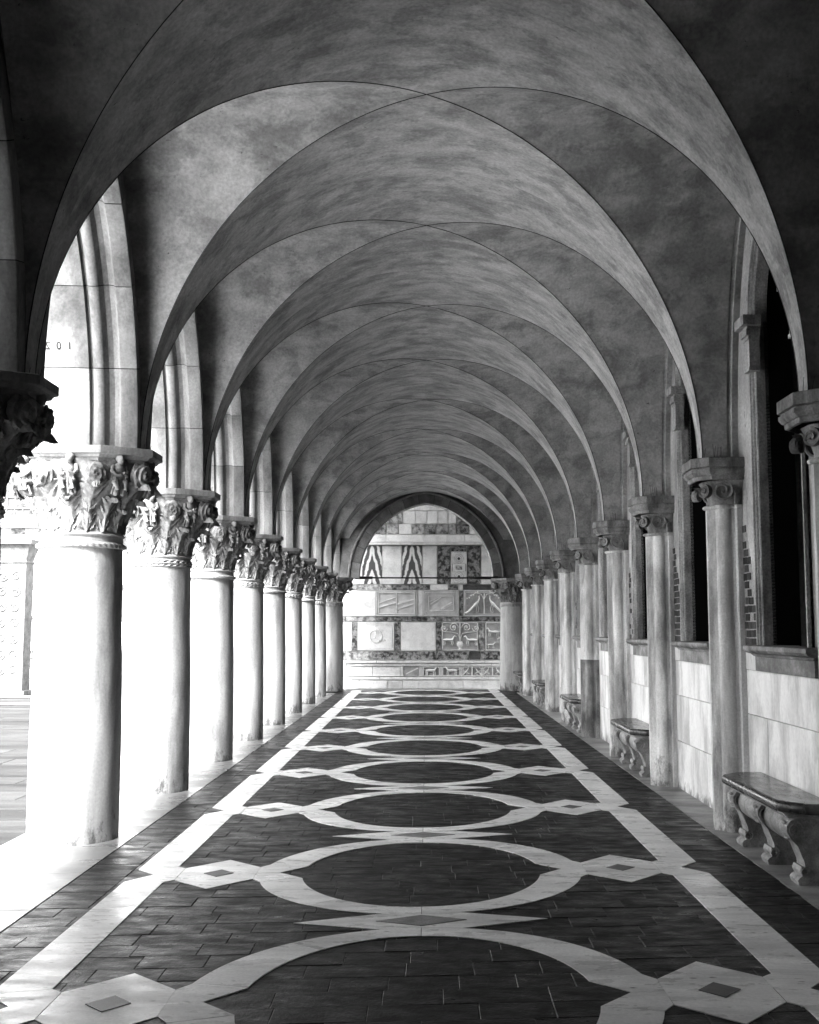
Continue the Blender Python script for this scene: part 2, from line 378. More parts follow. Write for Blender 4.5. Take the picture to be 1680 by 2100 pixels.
# ---- vaults
ceil = empty('ceiling'); tag(ceil, kind='structure')
UL, UA = 2.40, 1.27
def zt(u, v): return zspring(v) + (zcrown(v) - zspring(v)) * math.sqrt(max(0, 1 - (u / UL) ** 2))
def zs_(dv, v): return zspring(v) + (zcrown(v) - zspring(v)) * math.sqrt(max(0, 1 - (dv / UA) ** 2))
for k in range(-4, 9):
    vc = V0 + k * S; mb = MB()
    for sg in (1, -1):
        rows = []
        nphi = 56
        vend = S / 2 if not (k == 8 and sg == 1) else VEND - vc
        for j in range(9):
            t = j / 8; row = []
            for i in range(nphi + 1):
                u = UL * math.sin(-PI / 2 + PI * i / nphi); d = UA * abs(u) / UL; dv = d + (vend - d) * t
                if vend < d: dv = vend
                wob = .010 * noise.noise(Vector((u * .7, (vc + sg * dv) * .7, 2)))
                row.append(P(u, vc + sg * dv, zt(u, vc + sg * dv) + wob))
            rows.append(row)
        mb.grid(rows, flip=(sg > 0))
        rows = []
        for j in range(9):
            t = j / 8; row = []
            for i in range(41):
                dv = UA * math.sin(-PI / 2 + PI * i / 40); u0 = UL * abs(dv) / UA; ue = 2.62 if sg > 0 else 2.45
                u = u0 + (ue - u0) * t
                wob = .010 * noise.noise(Vector((u * sg * .7, (vc + dv) * .7, 2)))
                row.append(P(sg * u, vc + dv, zs_(dv, vc + dv) + wob))
            rows.append(row)
        mb.grid(rows, flip=(sg < 0))
    o = mb.build('vault_bay', M['plaster'], ceil, smooth=True, fix=False)
    for su in (1, -1):
        for sv in (1, -1):
            pts = []
            for i in range(33):
                a = PI / 2 * i / 32; u = UL * math.sin(a); dv = UA * math.sin(a)
                wob = .010 * noise.noise(Vector((su * u * .7, (vc + sv * dv) * .7, 2)))
                pts.append(P(su * u, vc + sv * dv, zt(u, vc + sv * dv) + wob - .001 + .003 * noise.noise(Vector((u * 5, vc, sv)))))
            q = MB(); q.tube(pts, .0045, 4); q.build('groin_crack', M['crack'], ceil)

# ---- palace mass above (its outer faces), added walls closing off the near end
mb = MB()
mb.box(-3.30, 9, -4.2, VEND + .3, 6.3, 13, P)
mb.box(-3.30, 9, -4.5, -4.2, -.1, 6.3, P)  # added end wall behind the camera, unseen, darkens the near vault
pal = mb.build('palace_storey_and_added_end', M['roof']); tag(pal, kind='structure')
mb = MB(); mb.box(-3.30, -2.42, -4.2, 3.95, -.13, 6.3, P)  # added unseen wall and arch infill, keep daylight off the near bays
mb.box(-3.20, -2.50, 3.95, 6.12, -.13, 5.9, P)
w0 = mb.build('added_shade_wall', M['endstone']); tag(w0, 'added plain wall, unseen beside the camera, shading the near vault', 'wall')

# ================================================================== FACADE ARCHES (left)
a1 = 1.13; 
def arch_path(vc, rise, a, n=36):
    R_ = (a * a + rise * rise) / (2 * a); pts = []
    tm = math.asin(rise / R_)
    for i in range(n + 1):
        t = tm * i / n; pts.append((-(a - R_) - R_ * math.cos(t) + 0, R_ * math.sin(t)))
    left = [(x, z) for x, z in pts]                 # from (-a,0) up to (0,rise)
    return left + [(-x, z) for x, z in left[::-1][1:]]
# profile across the wall thickness: (u, outward offset from the intrados)
prof = [(-2.44, .16), (-2.40, .16), (-2.395, .03), (-2.39, .005), (-2.40, 0), (-2.52, 0), (-2.53, .02), (-2.55, .055), (-2.59, .075), (-2.63, .06), (-2.65, .02)]
prof += [(-2.70 + .05 * math.cos(t), .035 - .04 * math.sin(t)) for t in [PI * i / 8 for i in range(9)]]
prof += [(-2.765, .035), (-2.775, .0), (-3.28, 0), (-3.30, .02)]
arches = []
for k in range(-1, 9):
    vc = V0 + k * S; zs = zspring(vc); rise = 2.30
    aa = a1
    path = arch_path(vc, rise, aa)
    n = len(path); rows = []
    nor = []
    for i in range(n):
        x0, z0 = path[max(i - 1, 0)]; x1, z1 = path[min(i + 1, n - 1)]
        tx, tz = x1 - x0, z1 - z0; l = math.hypot(tx, tz); nor.append((-tz / l, tx / l))
    nor[n // 2] = (0, 1)
    for u, off in prof:
        rows.append([P(u, vc + x + nx * off, zs + z + nz_ * off) for (x, z), (nx, nz_) in zip(path, nor)])
    e = empty('pointed_arch', P(-2.88, vc, zs))
    T0 = Matrix.Translation(-e.location)
    # solid stone blocks with open joints between them
    prof_c = [(-2.44, .30)] + prof + [(-3.30, .30)]
    segs = [(0, 9), (9, 18), (18, 27), (27, 45), (45, 54), (54, 63), (63, 72)]
    for a_, b_ in segs:
        rws = []
        for i in range(a_, b_ + 1):
            (x, z), (nx, nz_) = path[i], nor[i]
            if i == a_ and a_ > 0: x += nz_ * .0; sh = .0035
            elif i == b_ and b_ < n - 1: sh = -.0035
            else: sh = 0
            tx, tz = nz_, -nx
            if tz < 0 and i < n // 2: tx, tz = -tx, -tz
            if i >= n // 2 and tz > 0: tx, tz = -tx, -tz
            if i == n // 2: tx, tz = 1, 0
            rws.append([P(u, vc + x + nx * off + tx * sh, zs + z + nz_ * off + tz * sh) for u, off in prof_c])
        mb = MB(); mb.grid(rws)
        m_ = len(prof_c); L0 = len(rws) * m_
        mb.f.append(tuple(range(m_))[::-1]); mb.m.append(0); mb.f.append(tuple(range(L0 - m_, L0))); mb.m.append(0)
        o = mb.build('voussoir', M['arch'], e, smooth=True, sharp=30); o.data.transform(T0)
    # mortar behind the joints and the wall above
    mb = MB(); mb.grid([[P(u + (.006 if u < -2.9 else -.006 if u > -2.42 else 0), vc + x + nx * (off + .008), zs + z + nz_ * (off + .008)) for (x, z), (nx, nz_) in zip(path, nor)] for u, off in prof_c])
    o = mb.build('mortar', M['ink'], e, fix=False); o.data.transform(T0)
    mb = MB(); top = 6.3 - zs
    for uu in (-2.445, -3.295):
        inn = [(x + nx * .28, z + nz_ * .28) for (x, z), (nx, nz_) in zip(path, nor)]
        inn = [(max(-S / 2, min(S / 2, x)), z) for x, z in inn]
        out = []
        for i in range(n):
            t = i / (n - 1)
            if t < .4: out.append((-S / 2, max(inn[i][1], top * t / .4)))
            elif t > .6: out.append((S / 2, max(inn[i][1], top * (1 - t) / .4)))
            else: out.append((-S / 2 + S * (t - .4) / .2, top))
        mb.grid([[P(uu, vc + x, zs + z) for x, z in inn], [P(uu, vc + x, zs + z) for x, z in out]], flip=uu < -3)
    o = mb.build('spandrel_wall', M['arch'], e, fix=False); o.data.transform(T0)
    side = ['nearest pointed stone arch, mostly cut off by the left edge of the frame', 'pointed stone arch springing from the first white column, carved with a small inscription'][k == 0] if k in (-1, 0) else None
    names = {1: 'second', 2: 'third', 3: 'fourth', 4: 'fifth', 5: 'sixth', 6: 'seventh', 7: 'eighth', 8: 'farthest'}
    if k < -1: side = 'weathered pointed stone arch of the colonnade beside the camera'
    if side is None: side = 'weathered pointed stone arch ' + ('ending the colonnade by the far wall' if k == 8 else 'between the %s and the %s white column' % (names[k].replace('second', 'first') if k == 1 else names[k - 1], names[k] if k < 8 else 'last'))
    tag(e, side, 'arch', 'pointed arches of the colonnade')
    arches.append(e)
    if k == 0:
        cu = bpy.data.curves.new('inscription', 'FONT'); cu.body = '1 0 2'; cu.size = .085; cu.extrude = .0015; cu.space_character = 1.25
        tmp = bpy.data.objects.new('tmp', cu); C.objects.link(tmp)
        me = bpy.data.meshes.new_from_object(tmp); bpy.data.objects.remove(tmp)
        me.name = 'inscription'
        me.transform(Matrix.Scale(-1, 4, (1, 0, 0))); me.flip_normals()
        me.materials.append(M['ink'])
        z = 3.965; hh = z - zs; R_ = (a1 * a1 + rise * rise) / (2 * a1); x = math.sqrt(R_ * R_ - hh * hh) - (R_ - a1)
        o = link('inscription', me, e); px, py, pz = P(-2.90, vc + x - .004, z)
        o.rotation_euler = (PI / 2 + .20, 0, TAN); o.location = Vector((px, py, pz)) - e.location
        t = MB(); t.tube([(px - .13, py - .0 + .012, pz + .075), (px - .10, py + .012, pz + .095), (px - .07, py + .012, pz + .08), (px - .04, py + .014, pz + .088)], .003)
        t2 = t.build('inscription_stroke', M['ink'], e); t2.data.transform(Matrix.Translation(-e.location))

# ================================================================== COLUMNS
def interp(tab, x):
    for (a, b), (c, d) in zip(tab, tab[1:]):
        if x <= c: 
            t = (x - a) / (c - a); t = max(0, min(1, t)); return b + (d - b) * t
    return tab[-1][1]
CAPH = .62
BELL = [(0, .33), (.06, .335), (.14, .36), (.22, .40), (.30, .45), (.38, .50), (.46, .53), (.54, .54), (.62, .53)]
def squash(x, y, z): 
    k = 1 - .26 * max(0, min(1, z / .4)); return (x, y * k, z)
def leafmesh(h, w, z0, curl, tip_r, lobes=5, seed=0):
    nr, ns = 34, 18; front = []
    for i in range(nr + 1):
        t = i / nr
        # path of the leaf along the bell, curling out at the tip
        z = z0 + h * math.sin(t * 1.9) / math.sin(1.57) if t < .83 else z0 + h * math.sin(.83 * 1.9) - (t - .83) * h * .9
        z = z0 + h * (math.sin(min(t * 1.95, PI / 2)) if t * 1.95 < PI / 2 else math.cos((t * 1.95 - PI / 2) * 1.5))
        rb = interp(BELL, z) + .012
        r = rb + (tip_r - rb) * (max(0, t - .35) / .65) ** 1.6
        wd = w * (.62 + .55 * math.sin(min(1, t * 1.15) * PI * .62)) * (1 - max(0, t - .62) ** 1.5 * 3.7)
        lob = 1 - ((t * lobes) % 1) ** 1.5
        row = []
        for j in range(ns + 1):
            s = -1 + 2 * j / ns
            edge = abs(s)
            ww = wd * (1 - .34 * (1 - lob) * max(0, edge - .35) / .65)
            rr = r - .05 * edge ** 2 * (.4 + t) + .012 * math.exp(-(s * 7) ** 2) + .016 * math.cos((edge * 1.6 - t * lobes) * PI * 2.0) * min(1, edge * 2.5)
            zz = z + .03 * edge * (1 - t) + .02 * edge * lob * .6
            a = s * ww / max(r, .2)
            row.append((rr * math.cos(a), rr * math.sin(a), zz))
        front.append(row)
    mb = MB(); mb.grid(front)
    back = [[(x * .955, y * .955, z - .004) for x, y, z in r0] for r0 in front]
    mb.grid(back, flip=True)
    ring = [front[i][0] for i in range(nr + 1)] + front[nr][1:] + [front[i][ns] for i in range(nr - 1, -1, -1)]
    ringb = [back[i][0] for i in range(nr + 1)] + back[nr][1:] + [back[i][ns] for i in range(nr - 1, -1, -1)]
    mb.grid([ring, ringb])
    return mb
def rotz(mb, a, sq=True):
    c, s = math.cos(a), math.sin(a); q = MB(); q.f = list(mb.f); q.m = list(mb.m)
    q.v = [((squash(x * c - y * s, x * s + y * c, z)) if sq else (x * c - y * s, x * s + y * c, z)) for x, y, z in mb.v]
    return q
def bell_mesh():
    mb = MB(); rows = []
    for i in range(43):
        z = CAPH * i / 42; row = []
        for j in range(160):
            a = 2 * PI * j / 160; r = interp(BELL, z)
            lf = abs(math.cos(a * 8)) ** 3 * .02 * math.sin(min(1, z / .35) * PI)
            nn = noise.noise(Vector((math.cos(a) * 7, math.sin(a) * 7, z * 9))) * .022 + noise.noise(Vector((math.cos(a) * 16, math.sin(a) * 16, z * 20))) * .012
            k = min(1, z / .05) * min(1, (CAPH - z) / .04)
            row.append(squash((r + (lf + nn) * k) * math.cos(a), (r + (lf + nn) * k) * math.sin(a), z))
        rows.append(row)
    mb.grid(rows, True); return mb
def rosette_mesh(seed=0):
    rows = []; mb = MB(); rr_ = random.Random(seed)
    # ball of curled foliage: spiral ridges round an axis that points outwards (+x)
    n, m = 36, 20
    for i in range(m + 1):
        p = PI * .78 * i / m; row = []
        for j in range(n):
            a = 2 * PI * j / n
            R0 = .098 * (1 + .10 * math.cos(2 * a + p * 4) * math.sin(p) + .07 * math.cos(5 * a - p * 6) * math.sin(p))
            R0 *= 1 + .085 * math.cos(p * 13 + a)
            x = R0 * math.cos(p) * .8; q = R0 * math.sin(p)
            row.append((x, q * math.cos(a), q * math.sin(a) * 1.15))
        rows.append(row)
    mb.grid(rows, True); return mb
def figure_mesh(seed=0):
    r = random.Random(seed); mb = MB(); tw = r.uniform(-.02, .02)
    mb.ball((.035, tw, .135), (.030, .027, .036), 12, 8)                  # head
    mb.ball((.020, tw, .148), (.036, .034, .032), 12, 7)                  # hair
    mb.ball((.058, tw, .130), (.009, .006, .010), 6, 5)                   # nose
    mb.ball((.012, 0, .060), (.040, .052, .058), 14, 9)                   # chest
    mb.ball((.022, 0, -.005), (.045, .055, .052), 14, 8)                  # belly
    for s in (-1, 1):
        mb.tube([(.01, s * .05, .085), (.035, s * .068, .045), (.065, s * .045, .02), (.075, s * .012, .035 + s * .01)], lambda t: .019 - .007 * t, 8)
        mb.tube([(.02, s * .03, -.03), (.075, s * .045, -.035), (.085, s * .035, -.085), (.06, s * .03, -.13)], lambda t: .028 - .01 * t, 8)
    for q in range(5):
        y = -.05 + .025 * q; mb.tube([(.03, y, .05), (.055, y * .8, 0), (.06, y, -.06), (.05, y * 1.1, -.13)], .009, 6)
    return mb
def scroll_mesh(w=.04, turns=1.6, r0=.085):
    # a volute: flat spiral ribbon in the x-z plane, axis along y
    mb = MB(); rows = []
    n = 44
    for i in range(n + 1):
        t = i / n; a = PI * .5 - t * turns * 2 * PI; r = r0 * (1 - t) ** .85 + .008
        c = (r * math.cos(a), r * math.sin(a)); th = .016 * (1 - .6 * t)
        c2 = ((r - th) * math.cos(a), (r - th) * math.sin(a))
        rows.append([(c[0], -w, c[1]), (c[0], w, c[1]), (c2[0], w * .8, c2[1]), (c2[0], -w * .8, c2[1])])
    mb.grid(rows, True)
    mb2 = MB(); 
    q = [(r0 * .8 * math.cos(2 * PI * j / 20), r0 * .8 * math.sin(2 * PI * j / 20)) for j in range(20)]
    mb.prism(q, -w * .55, w * .55, lambda x, y, z: (x, z, y))
    return mb
leafA = leafmesh(.28, .105, .0, 0, .53, 5)
leafB = leafmesh(.40, .130, .01, 0, .66, 6)
leafC = leafmesh(.19, .085, .0, 0, .43, 4)
def m_of(mb, name, mat_, smooth=True, sharp=40, fix=True):
    me = mb.mesh(name, smooth, fix); me.materials.append(mat_)
    if sharp: me.set_sharp_from_angle(angle=math.radians(sharp))
    return me
ABZ0, ABZ1 = 3.09, 3.16
def abacus_mesh(hx=.62, hy=.43, cx=.36, cy=.26, z0=0, steps=None):
    mb = MB(); rows = []
    st = steps or [(0, .74), (.0, .88), (.025, .885), (.03, .93), (.05, .955), (.055, .985), (.06, 1.0), (.115, 1.0), (.12, .985), (.12, 0.01)]
    for z, k in st:
        row = []
        base = [(hx, -hy + cy), (hx, hy - cy), (hx - cx, hy), (-hx + cx, hy), (-hx, hy - cy), (-hx, -hy + cy), (-hx + cx, -hy), (hx - cx, -hy)]
        for i in range(8):
            a, b = Vector(base[i]), Vector(base[(i + 1) % 8])
            for q in range(3):
                p = a.lerp(b, q / 3) * k; row.append((p.x, p.y, z0 + z))
        rows.append(row)
    mb.grid(rows, True)
    return mb
bell_me = m_of(bell_mesh(), 'capital', M['capital'], True, 60)
leaf_mes = []
for q, (lf, off, n) in enumerate(((leafC, 0, 8), (leafA, PI / 8, 8), (leafB, 0, 8))):
    for i in range(n):
        a = off + i * 2 * PI / n + (PI / 8)
        g = rotz(lf, a); g.v = [(x + .005 * noise.noise(Vector((x * 26, y * 26, z * 26 + i))) , y, z) for x, y, z in g.v]; g.v = [(x + .006 * noise.noise(Vector((x * 9 + i * 3, y * 9, z * 9 + q * 5))), y + .006 * noise.noise(Vector((x * 9, y * 9 + i, z * 9 + 7))), z + .008 * noise.noise(Vector((x * 12 + 5, y * 9, z * 9 + i)))) for x, y, z in g.v]
        leaf_mes.append(m_of(g, 'leaf', M['capital'], True, 50))
def place(mb, ang, r, z, tilt=0, sc_=1, sq=True):
    Mx = Matrix.Rotation(ang, 4, 'Z') @ Matrix.Translation((r, 0, z)) @ Matrix.Rotation(tilt, 4, 'Y') @ Matrix.Scale(sc_, 4)
    q = MB(); q.f = list(mb.f); q.m = list(mb.m)
    k = 1 - .26
    o = Vector((r * math.cos(ang), r * math.sin(ang), 0))
    q.v = []
    for p in mb.v:
        w = Mx @ Vector(p); q.v.append((w.x, w.y - o.y * (1 - k), w.z))
    return q
ros_mes = [m_of(place(rosette_mesh(i), PI / 8 + i * PI / 4, .555, .47, .15, rnd.uniform(.85, 1.05)), 'rosette', M['capital'], True, 50) for i in range(8)]
fig_mes = [m_of(place(figure_mesh(i), i * PI / 4, .50, .45, .22, 1.05), 'carved_figure', M['capital'], True, 60) for i in range(8)]
ab_me = m_of(abacus_mesh(), 'abacus', M['abacus'], False, None)
def shaft_mesh(r0=.365, r1=.332, h=2.37):
    mb = MB(); pr = []
    for i in range(25):
        t = i / 24; z = h * t; r = r0 + (r1 - r0) * t ** 1.3 + .006 * math.sin(PI * t)
        pr.append((r, z))
    rows = []
    for r, z in pr:
        row = []
        for j in range(72):
            a = 2 * PI * j / 72; e = .006 * noise.noise(Vector((math.cos(a) * 3, math.sin(a) * 3, z * 2))) + .02 * min(0, noise.noise(Vector((math.cos(a) * 6, math.sin(a) * 6, z * 14))) + .25) * math.exp(-z * 9)
            row.append(((r + e) * math.cos(a), (r + e) * math.sin(a), z))
        rows.append(row)
    mb.grid(rows, True); return mb
sh_me = m_of(shaft_mesh(), 'shaft', M['column'], True, None)
sh_big = m_of(shaft_mesh(.43, .40), 'shaft', M['column'], True, None)
def neck_mesh(kind):
    mb = MB(); rows = []
    z0 = 2.345
    if kind == 0:
        tab = [(0, .332), (.004, .352), (.012, .358), (.035, .358), (.045, .348), (.05, .338), (.10, .336), (.104, .35), (.118, .35), (.122, .335), (.13, .33)]
        N = 220
        for i in range(27):
            z = .13 * i / 26; r = interp(tab, z); row = []
            for j in range(N):
                a = 2 * PI * j / N; e = .010 * math.sin(a * 44 + z * 150) * math.exp(-((z - .024) / .014) ** 4)
                row.append(((r + e) * math.cos(a), (r + e) * math.sin(a), z0 + z))
            rows.append(row)
    else:
        tab = [(0, .333), (.004, .345), (.075, .345), (.08, .336), (.10, .336), (.104, .35), (.118, .35), (.122, .335), (.13, .33)]
        N = 200
        for i in range(27):
            z = .13 * i / 26; r = interp(tab, z); row = []
            for j in range(N):
                a = 2 * PI * j / N; k = math.exp(-((z - .04) / .03) ** 6)
                e = .010 * (math.sin(a * 30 + math.sin(z * 160) * 1.5) + math.sin(z * 190) * .6) * k
                row.append(((r + e) * math.cos(a), (r + e) * math.sin(a), z0 + z))
            rows.append(row)
    mb.grid(rows, True); return mb
neck_me = [m_of(neck_mesh(i), 'necking', M['column'], True, None) for i in (0, 1)]
def spikes_mesh(n, rx, ry, h=.10, seed=0, r=.0016):
    q = MB(); rr_ = random.Random(seed)
    for i in range(n):
        x, y = rr_.uniform(-rx, rx), rr_.uniform(-ry, ry); dx, dy = rr_.uniform(-.02, .02), rr_.uniform(-.02, .02)
        q.tube([(x, y, 0), (x + dx, y + dy, h * rr_.uniform(.6, 1))], r, 4)
    return q
def make_column(k, variant, big=False):
    v = colv(k); u = -2.88; zt_ = zspring(v) - 3.16
    e = empty('stone_column', P(u, v, 0)); sy = (3.16 + zt_) / 3.16
    link('shaft', sh_big if big else sh_me, e); nk = link('necking', neck_me[variant], e)
    if big: nk.scale = (1.2, 1.2, 1)
    cp = link('capital', bell_me, e, (0, 0, 2.472))
    rot = (0, PI / 4 * 0)[0]
    for me in leaf_mes: link('leaf', me, cp)
    for me in ros_mes: link('rosette', me, cp)
    for me in fig_mes: link('carved_figure', me, cp)
    ab = link('abacus', ab_me, e, (0, 0, 3.045))
    if variant and not big or k in (1, 3):
        sp = link('bird_spikes', SPK, e, (.5, .02, 3.16)); sp['kind'] = 'stuff'
    e.scale = (1, 1, sy)
    return e
SPK = m_of(spikes_mesh(9, .05, .12, .09, 3), 'bird_spikes', M['iron'], False, None)
ordn = {1: 'first white round column with rope necking, nearest and largest in the frame', 2: 'second white round column of the left row, directly behind the largest one', 3: 'third white round column of the left row, rope-moulded neck',
        4: 'fourth white round column counting back from the largest', 5: 'fifth white round column counting back from the largest', 6: 'sixth white round column counting back from the largest',
        7: 'seventh white round column, third from the far end of the row', 8: 'eighth white round column, next to the last before the bright wall'}
for k in range(0, 9):
    e = make_column(k, (k + 1) % 2)
    if k >= 1: lab = ordn[k]
    elif k == 0: lab = 'shadowed column at the left edge showing only its black carved capital'
    else: lab = 'round column beside the camera, left of the frame'
    tag(e, lab, 'column', 'round columns with carved leaf capitals along the open side')
# corner column and right end pier
for (uu, vv, lab) in ((-2.70, VEND - .05, 'thick last column of the left row, carrying the end arch'), (2.46, VEND - .05, 'thick pale column under the right foot of the end arch')):
    e = empty('stone_column', P(uu, vv, 0))
    link('shaft', sh_big, e); nk = link('necking', neck_me[1], e); nk.scale = (1.2, 1.2, 1)
    cp = link('capital', bell_me, e, (0, 0, 2.472)); cp.scale = (1.1, 1.1, 1)
    for me in leaf_mes: link('leaf', me, cp)
    for me in ros_mes: link('rosette', me, cp)
    for me in fig_mes[::2]: link('carved_figure', me, cp)
    link('abacus', ab_me, e, (0, 0, 3.03)).scale = (1.08, 1.2, 1)
    tag(e, lab, 'column'); e.scale = (1, 1, .975)

# ---- end arch
ea = empty('end_arch', P(0, VEND, 0)); tag(ea, 'dark pointed end arch of stone blocks framing the bright carved wall', 'arch')
zsE = 3.06; ai, ri = 1.86, 2.10; ao_, ro_ = 2.10, 2.37
def apt(a, rise, s):    # s in -1..1
    R_ = (a * a + rise * rise) / (2 * a); tm = math.asin(rise / R_) if rise <= R_ else PI - math.asin(rise / R_)
    t = tm * (1 - abs(s)); x = a - R_ + R_ * math.cos(t); return (math.copysign(x, s) if s else 0, R_ * math.sin(t))
NV = 15
for i in range(NV):
    s0, s1 = -1 + 2 * i / NV + .0012, -1 + 2 * (i + 1) / NV - .0012
    ip = [apt(ai, ri, s0 + (s1 - s0) * q / 4) for q in range(5)]; op = [apt(ao_, ro_, s0 + (s1 - s0) * q / 4) for q in range(5)]
    q = MB(); dd = rnd.uniform(0, .008)
    q.prism(ip + op[::-1], -.10 + dd, .38, lambda x, y, z: P(x, z, y + zsE)); q.build('voussoir', M['endstone'], ea)
mb = MB(); n = 60
mb.grid([[P(apt(ai + .012, ri + .012, -1 + 2 * i / n)[0], y, zsE + apt(ai + .012, ri + .012, -1 + 2 * i / n)[1]) for i in range(n + 1)] for y in (-.08, .36)])
mb.grid([[P(apt(r1, r2, -1 + 2 * i / n)[0], -.08, zsE + apt(r1, r2, -1 + 2 * i / n)[1]) for i in range(n + 1)] for r1, r2 in ((ai + .012, ri + .012), (ao_, ro_))])
mb.build('mortar_core', M['ink'], ea)
# roll moulding beyond voussoirs and lunette wall
mb = MB(); mb.tube([P(apt(ao_ + .04, ro_ + .04, -1 + 2 * i / 60)[0], -.09, zsE + apt(ao_ + .04, ro_ + .04, -1 + 2 * i / 60)[1]) for i in range(61)], .045, 8)
mb.build('roll_moulding', M['endstone'], ea, smooth=True)
mb = MB(); n = 60
ip = [apt(ao_ + .02, ro_ + .02, -1 + 2 * i / n) for i in range(n + 1)]; op = []
for i in range(n + 1):
    t = i / n
    if t < .35: op.append((-3.3, 3.24 * t / .35))
    elif t > .65: op.append((3.1, 3.24 * (1 - t) / .35))
    else: op.append((-3.3 + 6.4 * (t - .35) / .3, 3.24))
for yy in (-.06, .36):
    mb.grid([[P(x, yy, z + zsE) for x, z in ip], [P(x, yy, z + zsE) for x, z in op]], flip=yy > 0)
mb.build('lunette_wall', M['endstone'], ea)
for o in ea.children: o.data.transform(Matrix.Translation((0, 0, 0)))
tr = MB(); tr.tube([(-2.3, 0, 0), (2.3, 0, 0)], .022, 8); tr.tube([(-1.98, 0, 0), (-1.50, 0, 0)], .040, 8); tr.tube([(1.35, 0, 0), (1.98, 0, 0)], .040, 8)
o = tr.build('tie_rod', M['iron'], loc=(0, VEND, 3.085)); tag(o, 'black iron tie rod crossing the end arch at its springing', 'tie rod')

# ================================================================== RIGHT WALL
UW = 2.71
wall = empty('palace_wall'); tag(wall, 'inner arcade wall with marble dado, worn plaster and tall black windows', 'wall')
# dado panels: rows
rowz = [(0.0, .50), (.504, .985), (.989, 1.355)]
for k in range(-1, 10):
    vp = colv(k); v0, v1 = vp - S + .16, vp - .16
    if v0 > VEND - .6: continue
    v1 = min(v1, VEND - .3)
    for r, (z0, z1) in enumerate(rowz):
        cuts = {0: [.5], 1: [.35, .72], 2: [.22, .62]}[r]; cuts = [max(.1, min(.9, c + rnd.uniform(-.06, .06))) for c in cuts]
        xs = [0] + cuts + [1]
        for a, b in zip(xs, xs[1:]):
            q = MB(); q.box(UW + rnd.uniform(-.002, .002), UW + .08, v0 + (v1 - v0) * a + .002, v0 + (v1 - v0) * b - .002, z0 + .001, z1 - .001, P)
            q.build('dado_panel', M['panel'], wall)
    # plinth course at sill height, beside the window
    q = MB(); q.box(UW - .004, UW + .08, v0, v1, 1.358, 1.545, P); q.build('dado_cap', M['panel'], wall)
    # window opening
    w0, w1 = vp - 1.80, vp - .72
    zt_w = 4.22; wf = .075
    # plaster piers left and right of the window up to the vault, and above arch
    mb = MB()
    for a, b in ((vp - S, w0 - wf), (w1 + wf, vp)):
        mb.box(UW + .004, UW + .5, a, b, 1.545, 6.3, P)
    # tympanum above the window with pointed opening
    n = 24; ww = (w1 - w0) / 2 + wf; ip = [apt(ww, .95, -1 + 2 * i / n) for i in range(n + 1)]; wc = (w0 + w1) / 2
    op = [(x, 6.3 - zt_w) for x, z in ip]
    mb.grid([[P(UW + .004, wc + x, zt_w + z) for x, z in ip], [P(UW + .004, wc + x, zt_w + z) for x, z in op]])
    mb.build('plaster_wall', M['wall'], wall)
    # window: dark room behind, frame and sill
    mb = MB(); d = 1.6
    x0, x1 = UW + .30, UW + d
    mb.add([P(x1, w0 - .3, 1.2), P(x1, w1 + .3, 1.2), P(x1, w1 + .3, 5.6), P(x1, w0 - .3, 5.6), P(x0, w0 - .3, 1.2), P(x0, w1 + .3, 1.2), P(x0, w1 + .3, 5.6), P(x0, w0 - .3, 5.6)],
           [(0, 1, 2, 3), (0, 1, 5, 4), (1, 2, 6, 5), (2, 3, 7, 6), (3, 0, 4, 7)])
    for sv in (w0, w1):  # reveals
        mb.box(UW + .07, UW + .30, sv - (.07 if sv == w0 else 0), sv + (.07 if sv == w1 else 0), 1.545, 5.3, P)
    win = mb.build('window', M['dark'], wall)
    # frame: jambs with stepped mouldings following the pointed head
    fr = MB(); fp = [(-.075, -.02), (-.075, -.045), (-.055, -.045), (-.05, -.03), (-.03, -.03), (-.025, -.012), (-.005, -.012), (0, .0), (0, .10)]
    pth = [(-1, 1.56)] + [(-1, 1.56 + (zt_w - 1.56) * i / 8) for i in range(1, 9)]
    hw = (w1 - w0) / 2; rows = []
    for off, dep in fp:
        o_ = -off; row = []
        for i in range(9): row.append(P(UW + dep, wc - hw - o_, 1.56 + (zt_w - 1.56) * i / 8))
        for i in range(1, 24):
            x, z = apt(hw + o_, .87 + o_, -1 + 2 * i / 24); row.append(P(UW + dep, wc + x, zt_w + z))
        for i in range(8, -1, -1): row.append(P(UW + dep, wc + hw + o_, 1.56 + (zt_w - 1.56) * i / 8))
        rows.append(row)
    fr.grid(rows); f_o = fr.build('frame', M['frame'], win, smooth=False)
    # jamb capitals
    for cv in (wc - hw - .03, wc + hw + .03):
        jc = MB()
        for (z0, z1, e_) in ((4.06, 4.09, .03), (4.09, 4.14, .05), (4.14, 4.17, .04), (4.17, 4.25, .085), (3.80, 3.83, .03), (3.83, 4.06, .022)):
            jc.box(UW - .045 - e_, UW + .02, cv - .045 - e_, cv + .045 + e_, z0, z1, P)
        jc.build('jamb_capital', M['frame'], win)
    # window sill
    sl = MB(); pr = [(.02, 1.36), (-.035, 1.36), (-.035, 1.475), (-.05, 1.48), (-.055, 1.497), (-.10, 1.51), (-.115, 1.53), (-.115, 1.56), (-.10, 1.567), (.12, 1.570)]
    s0, s1 = w0 - .16, w1 + .16; sl.grid([[P(UW + x, s0 + (0 if z < 1.49 else -.06), z) for x, z in pr], [P(UW + x, s1 + (0 if z < 1.49 else .06), z) for x, z in pr]])
    for sv, dl in ((s0, -.06), (s1, .06)):
        sl.add([P(UW + x, sv + (0 if z < 1.49 else dl), z) for x, z in pr], [tuple(range(len(pr)))])
    sl.build('sill', M['sill'], win)
    # wall rib where the vault meets the wall
    rb = MB(); rows = []
